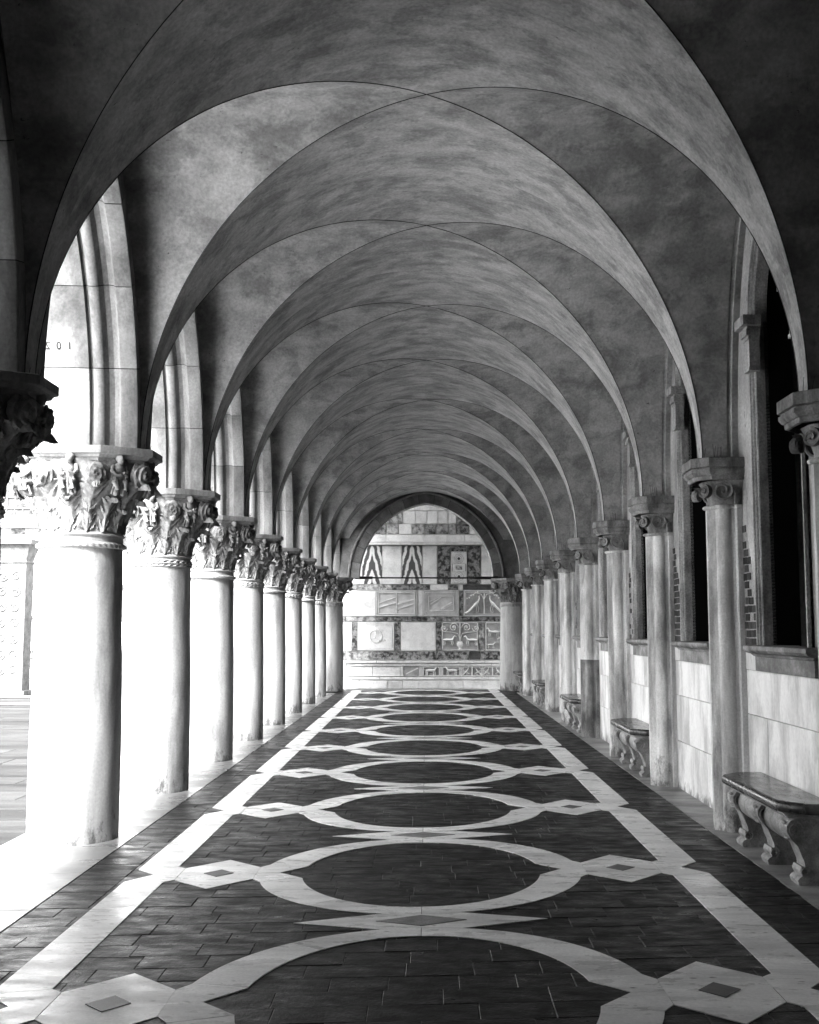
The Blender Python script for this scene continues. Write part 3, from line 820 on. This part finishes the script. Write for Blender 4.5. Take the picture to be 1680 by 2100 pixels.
    for du, off in ((-.11, .0), (-.11, .03), (-.075, .035), (-.07, .06), (.0, .06), (.0, .10)):
        rows.append([P(UW + du + .02, vp - S / 2 + (UA + .04 - off) * math.sin(-PI / 2 + PI * i / 40), zspring(vp) + (zcrown(vp) - zspring(vp) + .03 - off) * math.cos(-PI / 2 + PI * i / 40)) for i in range(41)])
    rb.grid(rows); rb.build('wall_rib', M['plaster'], wall, smooth=False)
# brick patches where the plaster has fallen
bme = MB(); bme.box(-.006, .02, -.052, .052, -.029, .029); bme = m_of(bme, 'brick', M['brick'], False, None)
for k, (da, db, zt0, den) in {1: (-.62, -.20, 2.62, .85), 2: (-.60, -.20, 2.68, .96), 3: (-.56, -.2, 2.55, .45), 5: (-.5, -.2, 2.3, .4)}.items():
    vp = colv(k); nrow = int((zt0 - 1.56) / .068)
    mor = MB()
    for i in range(nrow):
        z = 1.59 + i * .068; t = i / nrow
        lim = -.20 - (abs(da) - .2) * (1 - t) ** 1.2 * (1 + .5 * noise.noise(Vector((i * .7, k, 0)))) - .03
        v = -.22 - (.05 if i % 2 else 0)
        while v > lim:
            if rnd.random() < den:
                link('brick', bme, wall, P(UW + .002, vp + v, z + rnd.uniform(-.003, .003))).rotation_euler = (0, 0, rnd.uniform(-.02, .02))
            v -= .114
        mor.box(UW + .0025, UW + .01, vp + max(lim, da) - .04, vp - .17, z - .034, z + .034, P)
    o = mor.build('mortar_bed', M['mortar'], wall)

# ---- pilasters
def pil_profile():
    # plan, symmetric about y: from the wall forward (x decreasing towards the arcade)
    half = [(.0, .185), (-.045, .185), (-.055, .175), (-.055, .150)]
    cx, cy, r = -.128, .080, .078
    for i in range(11):
        a = math.radians(55 + (172 - 55) * i / 10); half.append((cx + r * math.cos(a), cy + r * math.sin(a)))
    half += [(-.200, .078), (-.262, .022)]
    return half + [(x, -y) for x, y in half[::-1]]
pp = pil_profile()
def pil_shaft(z0, z1):
    q = MB(); q.grid([[(x, y, z0 + (z1 - z0) * i / 6) for x, y in pp] for i in range(7)]); return q
def scaled_rows(tab, prof_):
    q = MB(); q.grid([[(x * k, y * k, z) for x, y in prof_] for z, k in tab]); return q
ps_me = m_of(pil_shaft(0, 2.74), 'shaft', M['pilaster'], True, 25)
as_me = m_of(scaled_rows([(2.725, 1.0), (2.727, 1.06), (2.737, 1.10), (2.75, 1.10), (2.758, 1.06), (2.76, 1.0)], pp), 'astragal', M['pilaster'], True, 30)
q = MB()
rows = []
capo = [(.0, .20), (-.14, .20), (-.24, .10), (-.27, .0)]
for z, k in ((2.76, .92), (2.80, .93), (2.86, 1.0), (2.92, 1.12), (2.965, 1.22)):
    pl = [(.0, .19), (-.10, .19), (-.2, .14), (-.25, .06)]; full = pl + [(x, -y) for x, y in pl[::-1]]
    rows.append([(x * k, y * k, z) for x, y in full])
q.grid(rows)
for s in (-1, 1):      # volutes on the near and far flanks and the front corners
    sc1 = scroll_mesh(.03, 1.7, .088); sc1.v = [(x - .17, y + s * .20, z + 2.875) for x, y, z in sc1.v]; q.add(sc1.v, sc1.f)
    sc2 = scroll_mesh(.028, 1.6, .062)
    c_, s2 = math.cos(s * .8), math.sin(s * .8)
    sc2.v = [((x - .0) * c_ - y * s2 - .31, (x) * s2 + y * c_ + s * .15, z + 2.87) for x, y, z in sc2.v]; q.add(sc2.v, sc2.f)
    # leaf arching from the astragal up to the volute
    q.tube([(-.06, s * .205, 2.765), (-.065, s * .21, 2.85), (-.10, s * .215, 2.92), (-.17, s * .215, 2.955)], .012, 6)
pc_me = m_of(q, 'capital', M['pcap'], True, 40)
q = MB(); rows = []
for z, k in ((2.965, .86), (2.97, .90), (3.0, .91), (3.005, .94), (3.03, .985), (3.055, .985), (3.06, .95), (3.07, .95), (3.075, 1.0), (3.15, 1.0), (3.155, .99), (3.155, .0)):
    base = [(0.02, .29), (-.30, .29), (-.425, .16), (-.425, -.16), (-.30, -.29), (0.02, -.29)]
    rows.append([(x * k, y * k, z) for x, y in base])
q.grid(rows); pa_me = m_of(q, 'abacus', M['pcap'], False, None)
PSK = m_of(spikes_mesh(12, .10, .22, .13, 5), 'bird_spikes', M['iron'], False, None)
plab = {0: 'nearest wall pilaster, cut off by the right edge of the frame', 1: 'pale half-round wall pilaster rising behind the nearest bench', 2: 'wall pilaster at the near end of the second bench', 3: 'wall pilaster behind the far end of the second bench',
        4: 'wall pilaster with a darker stained lower half, in front of the third bench', 5: 'wall pilaster at the back of the third bench', 6: 'wall pilaster just before the fourth bench', 7: 'wall pilaster just beyond the fourth bench', 8: 'farthest wall pilaster beside the end column'}
for k in range(-1, 9):
    v = colv(k); e = empty('wall_pilaster', P(UW, v, 0))
    link('shaft', ps_me, e); link('astragal', as_me, e); link('capital', pc_me, e); link('abacus', pa_me, e)
    if k in (0, 1, 2, 3, 5, 6, 7): link('bird_spikes', PSK, e, (-.25, 0, 3.15))['kind'] = 'stuff'
    e.scale = (1, 1, zspring(v) / 3.155)
    tag(e, plab.get(k, 'wall pilaster beside the camera, right of the frame'), 'pilaster', 'half-round pilasters along the inner wall')
# darker repaired foot of pilaster 4
q = MB(); q.grid([[(x * 1.03, y * 1.03, z) for x, y in pp] for z in (0.002, .7, 1.22)]); q.add([(x * 1.03, y * 1.03, 1.22) for x, y in pp], [tuple(range(len(pp)))])
M['darkpil'] = mat('stained_pilaster_marble', .10, .34, 4, (2, 2, .5), .6, None, .3, 60, micro=.3, layer=(1.6, (1, 1, .8), .4, .56, .5), spec=.25)
pf = [o for o in C.objects if o.name.startswith('wall_pilaster') and o.get('label') == plab[4]][0]
o = q.build('repaired_foot', M['darkpil'], pf, smooth=True, sharp=25); o['label'] = 'darker stained lower shaft'

# ---- corner wall on the right beyond the last pilaster
# ================================================================== BENCHES
def bench():
    L_ = 1.72; D = .355; zt1 = .545; th = .074; ch = .16
    e = empty('stone_bench', (0, 0, 0))
    # seat slab, in two stones, outline with chamfered front corners; x from wall (0) to -D
    def outline(k): 
        d = D - k
        return [(0, -L_ / 2 + k), (-(d - ch), -L_ / 2 + k), (-d, -L_ / 2 + ch + k * .4), (-d, L_ / 2 - ch - k * .4), (-(d - ch), L_ / 2 - k), (0, L_ / 2 - k)]
    def seat(y0, y1):
        mb = MB(); rows = []
        prof_ = [(.030, 0), (.012, .004), (.003, .014), (0, .028), (.0, .046), (.004, .060), (.014, .070), (.03, .074)]
        def clip(poly):
            out = []
            for i in range(len(poly)):
                a, b = poly[i], poly[(i + 1) % len(poly)]
                def ins(p): return y0 - 1e-6 <= p[1] <= y1 + 1e-6
                cuts_ = []
                if ins(a): out.append(a)
                for yy in (y0, y1):
                    if (a[1] - yy) * (b[1] - yy) < -1e-12:
                        t = (yy - a[1]) / (b[1] - a[1]); cuts_.append((t, (a[0] + (b[0] - a[0]) * t, yy)))
                for t, p in sorted(cuts_): out.append(p)
            return out
        def rnd_poly(k):
            o = outline(k); res = []
            for i, p in enumerate(o):
                if i in (0, 5): res.append(p); continue
                a, b = Vector(o[i - 1]), Vector(o[i + 1]); p = Vector(p); da = (a - p).normalized() * .035; db = (b - p).normalized() * .035
                for q in range(5):
                    t = q / 4; w = (p + da) * (1 - t) ** 2 + p * 2 * t * (1 - t) + (p + db) * t * t; res.append(tuple(w))
            return res
        for k, z in prof_:
            rows.append([(x, y, zt1 - th + z) for x, y in clip(rnd_poly(k))])
        mb.grid(rows, True)
        n = len(rows[0]); mb.add(rows[-1], [tuple(range(n))]); mb.add(rows[0], [tuple(range(n))[::-1]])
        return mb
    seat(-L_, .40).build('seat', M['benchtop'], e, smooth=True, sharp=50)
    seat(.404, L_).build('seat', M['benchtop'], e, smooth=True, sharp=50)
    # moulding under the seat
    mb = MB(); rows = []
    for z, k in ((zt1 - th, .05), (zt1 - th - .012, .055), (zt1 - th - .016, .07), (zt1 - th - .03, .072), (zt1 - th - .034, .09), (zt1 - th - .05, .10)):
        rows.append([(x, y, z) for x, y in outline(k)])
    mb.grid(rows); mb.build('moulding', M['bench'], e)
    # swelling apron
    mb = MB(); pr = [(-.20, .44), (-.235, .41), (-.255, .37), (-.255, .33), (-.235, .28), (-.20, .245), (-.17, .225), (-.10, .215)]
    y0, y1 = -L_ / 2 + .14, L_ / 2 - .14
    mb.grid([[(x, y0 + (y1 - y0) * i / 10, z) for x, z in pr] for i in range(11)])
    for y in (y0, y1): mb.add([(x, y, z) for x, z in pr] + [(0, y, .215), (0, y, .44)], [tuple(range(len(pr) + 2))])
    mb.build('apron', M['bench'], e, smooth=True, sharp=50)
    # scroll consoles
    side = [(0, .44), (-.22, .44), (-.27, .42), (-.295, .385), (-.295, .345), (-.27, .30), (-.225, .255), (-.205, .20), (-.185, .15), (-.182, .12), (-.185, .11), (-.190, .12), (-.205, .12), (-.215, .09), (-.20, .06), (-.22, .05), (-.235, .03), (-.225, 0), (0, 0)]
    for y in (-.66, 0, .66):
        w = .085
        mb = MB(); n = len(side)
        mb.add([(x, y - w, z) for x, z in side] + [(x, y + w, z) for x, z in side], [tuple(range(n)), tuple(range(n, 2 * n))[::-1]] + [(i, i + n, (i + 1) % n + n, (i + 1) % n) for i in range(n)])
        for (cx, cz, r) in ((-.245, .365, .052), (-.185, .09, .032)):
            s1 = scroll_mesh(w + .012, 1.6, r); s1.v = [(x + cx, yy + y, z + cz) for x, yy, z in s1.v]; mb.add(s1.v, s1.f)
        for zb, xb in ((.10, -.292), (.0, -.30)):
            pass
        for q in range(4):   # beaded front edge
            z = .40 - q * .035; mb.ball((-.29 + .006 * q, y, z), (.016, .05, .012), 10, 6)
        mb.build('leg', M['bench'], e, smooth=True, sharp=35)
    return e
b0 = bench(); blab = ['nearest dark-topped stone bench, cut off by the right edge', 'second stone bench, between the second and third wall pilasters', 'third stone bench, partly hidden by the stained pilaster', 'fourth stone bench, small in the distance against the wall', 'farthest stone bench beside the right end column']
for i, k in enumerate((0, 2, 4, 6, 8)):
    e = b0 if i == 0 else copy_tree(b0)
    v = V0 + k * S + (.0 if k < 8 else -.1)
    e.location = P(UW - .01, v, .002); e.rotation_euler = (0, 0, 0)
    tag(e, blab[i], 'bench', 'stone benches with scrolled legs along the inner wall')

# ================================================================== CHURCH WALL at the far end
YW = 33.6
cw = empty('church_wall', (0, YW, 0)); tag(cw, 'bright church wall clad in marble panels and carved reliefs beyond the end arch', 'wall')
def wx(px): return (px - 875) / F * YW * 1.0 
def unpr(px, py, Y=YW):
    c = np.array([(px - 840) / F, (1050 - py) / F, 1.0]); w = RM @ c; t = Y / w[1]; return w[0] * t, w[2] * t + CH
mb = MB(); mb.box(-24, 12, .06, 1.2, -.14, 15); mb.build('core_masonry', M['white'], cw)
def pan(x0, x1, y0, y1, mm, name='marble_panel', dep=.0, gap=.008, th=.08):
    X0, Z1_ = unpr(x0, y0); X1, Z0_ = unpr(x1, y1)
    cx, cz = (X0 + X1) / 2, (Z0_ + Z1_) / 2; hx, hz = (X1 - X0) / 2 - gap, (Z1_ - Z0_) / 2 - gap
    q = MB(); q.box(-hx, hx, -dep, th, -hz, hz); o = q.build(name, M[mm], cw, loc=(cx, 0, cz)); return o, hx, hz
K5 = 4.667
def c5x(x): return 700 + x / K5
def c5y(y): return 1180 + y / K5
def c6y(y): return 1020 + y / K5
def rowp(items, y0, y1, f=c5y, **kw):
    res = []
    for x0, x1, mm in items: res.append(pan(c5x(x0), c5x(x1), f(y0), f(y1), mm, **kw))
    return res
def ext(items, y0, y1, f, base, right=True):
    # continue a course to the left behind the columns and to the right
    x = items[0][0]
    while x > -3300:
        w = rnd.uniform(180, 420) if base != 'blk' else rnd.uniform(110, 160)
        mm = rnd.choice(['white', 'white', 'white', 'mottled2']) if base in ('row', 'blk') else base
        pan(c5x(x - w), c5x(x), f(y0), f(y1), mm); x -= w
    x = items[-1][1]
    while x < 2000:
        w = rnd.uniform(180, 350); mm = rnd.choice(['white', 'mottled2']) if base in ('row', 'blk') else base
        pan(c5x(x), c5x(x + w), f(y0), f(y1), mm); x += w
it = [(45, 180, 'white'), (180, 440, 'white'), (440, 590, 'white'), (590, 740, 'white'), (740, 1165, 'white'), (1165, 1520, 'white')]
rowp(it, 1000, 1085, dep=.10); ext(it, 1000, 1085, c5y, 'white')
it = [(45, 340, 'white'), (340, 600, 'white'), (600, 860, 'white'), (860, 1125, 'white'), (1125, 1375, 'white'), (1375, 1520, 'white')]
rowp(it, 812, 840, dep=.10, name='plinth_moulding'); rowp([(a + 60, b + 60, c) for a, b, c in it], 842, 868, dep=.06, name='plinth_moulding'); rowp([(a + 30, b + 30, c) for a, b, c in it], 968, 998, dep=.09, name='plinth_moulding')
ext(it, 812, 868, c5y, 'white'); ext(it, 968, 998, c5y, 'white')
fr_ = [(45, 300), (300, 565), (595, 745), (780, 945), (965, 1140), (1160, 1345), (1355, 1540)]
frieze = []
for i, (a, b) in enumerate(fr_): frieze.append(pan(c5x(a), c5x(b), c5y(870), c5y(966), 'white' if i < 2 else 'reliefstone', name='frieze_panel', dep=-.01 if i > 2 else .02))
pan(c5x(-900), c5x(45), c5y(870), c5y(966), 'white')
for a, b in ((565, 595), (745, 780), (945, 965), (1140, 1160), (1345, 1355)): pan(c5x(a), c5x(b), c5y(870), c5y(966), 'white', name='frieze_post', dep=.045)
it = [(45, 300, 'mottled2'), (300, 600, 'mottled'), (600, 910, 'mottled'), (910, 1225, 'mottled'), (1225, 1335, 'ornate'), (1335, 1540, 'mottled')]
rowp(it, 725, 810); ext(it, 725, 810, c5y, 'mottled')
it = [(-200, 100, 'white'), (100, 155, 'mottled'), (155, 510, 'white'), (512, 570, 'mottled'), (570, 905, 'white'), (905, 960, 'mottled'), (962, 1312, 'reliefstone'), (1312, 1375, 'mottled2'), (1377, 1700, 'reliefstone')]
RB = rowp(it, 445, 722); ext(it, 445, 722, c5y, 'row')
it = [(45, 330, 'mottled2'), (330, 620, 'mottled'), (620, 830, 'mottled'), (830, 1130, 'mottled2'), (1130, 1540, 'mottled')]
rowp(it, 392, 443); ext(it, 392, 443, c5y, 'mottled')
it = [(-300, 45, 'white'), (45, 330, 'white'), (335, 725, 'pale'), (727, 780, 'white'), (782, 1128, 'pale'), (1130, 1170, 'mottled'), (1172, 1560, 'reliefstone')]
RC = rowp(it, 143, 390); ext(it, 143, 390, c5y, 'row')
it = [(-120, 160, 'mottled2'), (160, 480, 'mottled2'), (480, 850, 'mottled'), (850, 1020, 'white'), (1020, 1120, 'mottled'), (1120, 1165, 'white'), (1165, 1620, 'ornate')]
rowp(it, 85, 141); ext(it, 85, 141, c5y, 'mottled')
it = [(-200, 200, 'white'), (200, 390, 'zebra'), (392, 578, 'white'), (580, 775, 'zebra'), (777, 918, 'white'), (920, 1050, 'mottled'), (1050, 1202, 'mottled'), (1204, 1335, 'mottled'), (1337, 1640, 'white')]
RD = rowp(it, 460, 832, c6y); ext(it, 460, 832, c6y, 'row')
it = [(-100, 430, 'white'), (430, 800, 'white'), (800, 1010, 'white'), (1010, 1180, 'white'), (1180, 1600, 'white')]
rowp(it, 355, 428, c6y, dep=.03); rowp([(-3300, 200, 'white'), (200, 560, 'white'), (560, 1000, 'white'), (1000, 1640, 'white')], 430, 457, c6y, dep=.09, name='string_course'); ext(it, 355, 428, c6y, 'white')
it = [(200, 325, 'white'), (327, 430, 'mottled'), (432, 550, 'mottled2'), (552, 675, 'white'), (677, 795, 'mottled2'), (797, 905, 'mottled'), (907, 1025, 'mottled2'), (1027, 1098, 'mottled2'), (1100, 1225, 'mottled'), (1227, 1340, 'white'), (1342, 1500, 'white')]
rowp(it, 255, 353, c6y, dep=.01); ext(it, 255, 353, c6y, 'blk')
it = [(100, 430, 'mottled'), (432, 590, 'mottled2'), (592, 710, 'white'), (712, 820, 'white'), (822, 925, 'white'), (927, 1020, 'white'), (1022, 1100, 'white'), (1102, 1225, 'mottled2'), (1227, 1400, 'white')]
rowp(it, 130, 253, c6y); ext(it, 130, 253, c6y, 'blk')
it = [(300, 560, 'white'), (560, 700, 'white'), (700, 850, 'white'), (850, 1010, 'white'), (1010, 1300, 'white')]
rowp(it, 20, 128, c6y); ext(it, 20, 128, c6y, 'blk')
# --- reliefs
RK = .53
def relief(parent_rec, mb, name='relief', mm=None, k=.53):
    o, hx, hz = parent_rec
    mb.v = [(x * k, min(y * (.5 + k), -.0005) - .0 if y > -.004 else y * (.5 + k), z * k) for x, y, z in mb.v]
    return mb.build(name, M[mm or 'white'], o, smooth=False)
def frame_rel(mb, hx, hz, ins, w, y=.03):
    x, z = hx - ins, hz - ins
    for a in (-1, 1):
        mb.box(-x, x, -y, 0, a * z - w / 2, a * z + w / 2); mb.box(a * x - w / 2, a * x + w / 2, -y, 0, -z + w / 2 + .001, z - w / 2 - .001)
def bar(mb, x0, z0, x1, z1, w, y=.02):
    d = Vector((x1 - x0, z1 - z0)).normalized(); n_ = Vector((-d.y, d.x)) * w / 2
    mb.prism([(x0 + n_.x, z0 + n_.y), (x1 + n_.x, z1 + n_.y), (x1 - n_.x, z1 - n_.y), (x0 - n_.x, z0 - n_.y)], -y, 0, lambda x, y_, z: (x, z, y_))
def curve2(mb, pts, r, y=-.012): mb.tube([(x, y, z) for x, z in pts], r, 6)
def spiral(cx, cz, r, a0, turns, n=20): return [(cx + r * (1 - .75 * i / n) * math.cos(a0 + turns * 2 * PI * i / n), cz + r * (1 - .75 * i / n) * math.sin(a0 + turns * 2 * PI * i / n)) for i in range(n + 1)]
def beast(mb, cx, cz, s, d):   # small quadruped in relief; d = facing direction
    f = lambda x, z: (cx + d * x * s, cz + z * s)
    curve2(mb, [f(-.5, .05), f(-.2, .1), f(.1, .08), f(.35, .12)], lambda t: .13 * s)
    curve2(mb, [f(.3, .12), f(.42, .32), f(.5, .42)], lambda t: .09 * s * (1 - .3 * t))
    curve2(mb, [f(.45, .43), f(.6, .38), f(.68, .33)], lambda t: .08 * s * (1 - .5 * t))
    for x in (-.5, -.38, .2, .34): curve2(mb, [f(x, .0), f(x + .05, -.22), f(x - .02, -.4), f(x + .05, -.44)], lambda t: .05 * s * (1 - .4 * t))
    curve2(mb, [f(-.55, .1), f(-.72, .2), f(-.7, .4), f(-.82, .5)], .025 * s)
def bird(mb, cx, cz, s, d):
    f = lambda x, z: (cx + d * x * s, cz + z * s)
    curve2(mb, [f(-.3, -.3), f(0, 0), f(.18, .2)], lambda t: .12 * s * (.5 + .5 * math.sin(PI * t)) + .02 * s)
    curve2(mb, [f(.15, .15), f(.25, .4), f(.22, .6), f(.32, .62)], lambda t: .06 * s * (1 - .4 * t))
    curve2(mb, [f(-.25, -.25), f(-.55, -.55), f(-.8, -.7)], lambda t: .09 * s)
    curve2(mb, [f(0, -.1), f(.05, -.4), f(.0, -.62), f(.1, -.64)], .025 * s)
    curve2(mb, [f(.12, -.05), f(.2, -.35), f(.15, -.62)], .025 * s)
o, hx, hz = RC[2]; hx /= RK; hz /= RK; mb = MB(); frame_rel(mb, hx, hz, .02, .05); frame_rel(mb, hx, hz, .12, .04)
for s in (-1, 1): bar(mb, s * hx * .04, hz * .55 * 0 - s * .05, s * (hx - .16), s * (hz - .3) * .55 + 0, .07); bar(mb, s * .05, -s * .35, s * (hx - .16), -s * .02, .05)
bar(mb, 0, -hz + .14, 0, hz - .14, .03); relief(RC[2], mb)
o, hx, hz = RC[4]; hx /= RK; hz /= RK; mb = MB()
for ins, w in ((.02, .04), (.1, .05), (.2, .03), (.3, .05)): frame_rel(mb, hx, hz, ins, w)
bar(mb, -hx + .4, -.06, .0, hz - .38, .06); bar(mb, .0, -hz + .38, hx - .4, .06, .08); bar(mb, .1, -hz + .36, hx - .36, -.06, .05); bar(mb, -hx + .36, .1, -.1, hz - .36, .04); relief(RC[4], mb)
o, hx, hz = RC[6]; hx /= RK; hz /= RK; mb = MB(); frame_rel(mb, hx, hz, .02, .05); frame_rel(mb, hx, hz, .1, .03)
bird(mb, -.45, -.05, .75, 1); bird(mb, .52, -.05, .75, -1)
curve2(mb, [(0, -.6), (.02, -.2), (0, .2), (.02, .55)], .03)
for s in (-1, 1):
    curve2(mb, [(0, .2), (s * .15, .5), (s * .45, .58), (s * .8, .4)], .022)
    for i in range(6): mb.ball((s * (.35 + .12 * i), -.01, .62 - .08 * i + .05 * (i % 2)), (.05, .025, .05), 8, 5)
relief(RC[6], mb)
o, hx, hz = RB[6]; hx /= RK; hz /= RK; mb = MB(); frame_rel(mb, hx, hz, .03, .04)
beast(mb, -.62, -.25, .62, 1); beast(mb, .62, -.25, .62, -1)
mb.lathe([(.02, -.75), (.14, -.74), (.05, -.66), (.17, -.52), (.19, -.40), (.12, -.30), (.15, -.27)], 14, fn=lambda x, y, z: (x, y * .3, z))
curve2(mb, [(0, -.27), (.0, .3), (0, .75)], .03)
for s in (-1, 1):
    curve2(mb, [(0, -.2), (s * .12, .15), (s * .4, .22), (s * .85, .25)], .022)
    curve2(mb, spiral(s * .36, .5, .26, PI if s > 0 else 0, -s * 1.4), .028); curve2(mb, spiral(s * .9, .45, .2, PI if s > 0 else 0, s * 1.3), .025)
    mb.ball((s * .36, -.01, .5), (.08, .03, .08), 8, 5); mb.ball((s * .9, -.01, .45), (.06, .03, .06), 8, 5)
relief(RB[6], mb)
o, hx, hz = RB[8]; hx /= RK; hz /= RK; mb = MB(); frame_rel(mb, hx, hz, .03, .06); beast(mb, -.5, .2, .6, -1); bird(mb, .2, .25, .6, 1); beast(mb, -.6, -.5, .4, 1); beast(mb, .2, -.5, .4, -1); relief(RB[8], mb)
o, hx, hz = RB[2]; hx /= RK; hz /= RK; mb = MB(); frame_rel(mb, hx, hz, .04, .03, .012); frame_rel(mb, hx, hz, .14, .03, .012)
curve2(mb, [(-.5 + .35 * math.cos(a) + .5, .35 * math.sin(a)) for a in [2 * PI * i / 24 for i in range(25)]], .018, -.004)
for q in range(7): mb.ball((rnd.uniform(-.5, .5), 0, rnd.uniform(-.4, .4)), (.05, .02, .04), 8, 5)
relief(RB[2], mb)
for i, rec in enumerate(frieze[2:]):
    o, hx, hz = rec; mb = MB()
    hx /= .78; hz /= .78
    if i > 0: frame_rel(mb, hx, hz, .015, .03, .035)
    if i == 0: bar(mb, -.2, -.1, .25, .12, .05)
    elif i < 3: beast(mb, 0, 0, .42, 1 if i == 1 else -1)
    else:
        bird(mb, -.22, .0, .3, 1); bird(mb, .22, .0, .3, -1); curve2(mb, [(0, -.15), (0, .17)], .025)
        for s in (-1, 1): curve2(mb, [(s * .1, -.1), (s * .35, .05), (s * .5, .15)], .02)
    relief(rec, mb, k=.78)
# ornate white panel with concentric dotted rings
Xa, Za = unpr(c5x(1052), c6y(520)); Xb, Zb = unpr(c5x(1200), c6y(826)); q = MB(); hx, hz = (Xb - Xa) / 2, (Za - Zb) / 2
q.box(-hx, hx, -.035, -.001, -hz, hz); op_ = q.build('inlaid_panel', M['white'], cw, loc=((Xa + Xb) / 2, 0, (Za + Zb) / 2))
q = MB(); hx /= .47; hz /= .47
def disc(cx, cz, r, y=.040, n=16): q.prism([(cx + r * math.cos(2 * PI * i / n), cz + r * math.sin(2 * PI * i / n)) for i in range(n)], -y, -.036, lambda x, y_, z: (x, z, y_))
for cz in (hz * .56, -hz * .56):
    disc(0, cz, .09)
    for rr, nn in ((.19, 14), (.29, 22)):
        for i in range(nn): disc(rr * math.cos(2 * PI * i / nn), cz + rr * math.sin(2 * PI * i / nn), .022, n=6)
for i in range(14):
    z = -hz * .2 + hz * .4 * i / 13
    for s in (-1, 1): disc(s * (hx - .07), z, .022, n=5)
for i in range(9):
    for z in (hz - .06, -hz + .06, .16 + .11, -.16 - .11): disc(-hx + .1 + (2 * hx - .2) * i / 8, z, .022, n=5)
q.v = [(x * .47, y, z * .47) for x, y, z in q.v]; q.build('dark_inlay', M['ornate'], op_)
q = MB(); q.box(-.10, .10, -.041, -.036, -.065, .065); q.build('grey_inlay', M['mottled2'], op_)
# wall higher up: lattice windows at the far left
def chw(x0, x1, y0, y1):
    X0, Z1_ = unpr(x0, y0); X1, Z0_ = unpr(x1, y1); q = MB(); q.box(X0, X1, -.12, .02, Z0_, Z1_); w = q.build('window', M['ornate'], cw)
    q = MB(); nx = int((X1 - X0) / .22)
    for i in range(nx + 1): x = X0 + (X1 - X0) * i / nx; q.box(x - .012, x + .012, -.145, -.122, Z0_, Z1_)
    nz_ = int((Z1_ - Z0_) / .3)
    for i in range(nz_ + 1): z = Z0_ + (Z1_ - Z0_) * i / nz_; q.box(X0, X1, -.16, -.1455, z - .012, z + .012)
    q.build('lattice', M['lozenge'], w); q = MB(); q.box(X0 - .3, X1 + .3, -.35, -.001, Z0_ - .25, Z0_ - .005); q.build('sill', M['white'], w)
chw(-60, 66, 930, 1066); chw(-200, -70, 930, 1066)

# ---- carved pillar standing free on the square
M['pillar'] = mat('weathered_pillar_marble', .08, .16, 5, (1, 1, 1), .8, None, .4, 40, micro=.3, spec=.1)
pb = empty('carved_pillar', (-11.5, 30.6, -.12)); tag(pb, 'freestanding square carved marble pillar on the square, at the left edge', 'pillar')
hw = .62
q = MB(); q.box(-hw, hw, -.30, .30, .12, 3.55); q.build('shaft', M['pillar'], pb)
q = MB(); q.box(-hw - .08, hw + .08, -.38, .38, 0, .12); q.build('base', M['pillar'], pb)
q = MB(); rows = []
for z, k in ((3.55, .0), (3.58, .03), (3.62, .0), (3.66, .0), (4.0, .10), (4.05, .13), (4.07, .18), (4.2, .18), (4.2, -.2)):
    rows.append([(-hw - k, -.30 - k, z), (hw + k, -.30 - k, z), (hw + k, .30 + k, z), (-hw - k, .30 + k, z)])
q.grid(rows, True); q.add(rows[-1], [(0, 1, 2, 3)]); q.build('capital', M['pillar'], pb)
q = MB()
for r in range(7):
    for c in (-1, 0, 1):
        q.tube([(x, -.305, z) for x, z in spiral(c * .36, 3.2 - r * .42, .14, r, (1.3 if (r + c) % 2 else -1.3))], .018, 5)
for s in (-1, 1): q.box(s * .54 - .02, s * .54 + .02, -.315, -.301, .6, 3.45)
q.build('relief', M['pillar'], pb)
q = MB(); q.box(-14.2, -10.6, 32.6, 33.4, -.13, .25); o = q.build('stone_step', M['white']); tag(o, 'low pale stone step running along the foot of the church wall, left', 'step')
# ---- building across the square closing the view to the left
lb = empty('library_building', (-34, 10, 0)); tag(lb, 'long pale arcaded building on the opposite side of the square, hidden by columns', 'building')
q = MB(); q.box(-4, 0, -60, 40, -.1, 4.5); q.build('wall', M['roof'], lb)
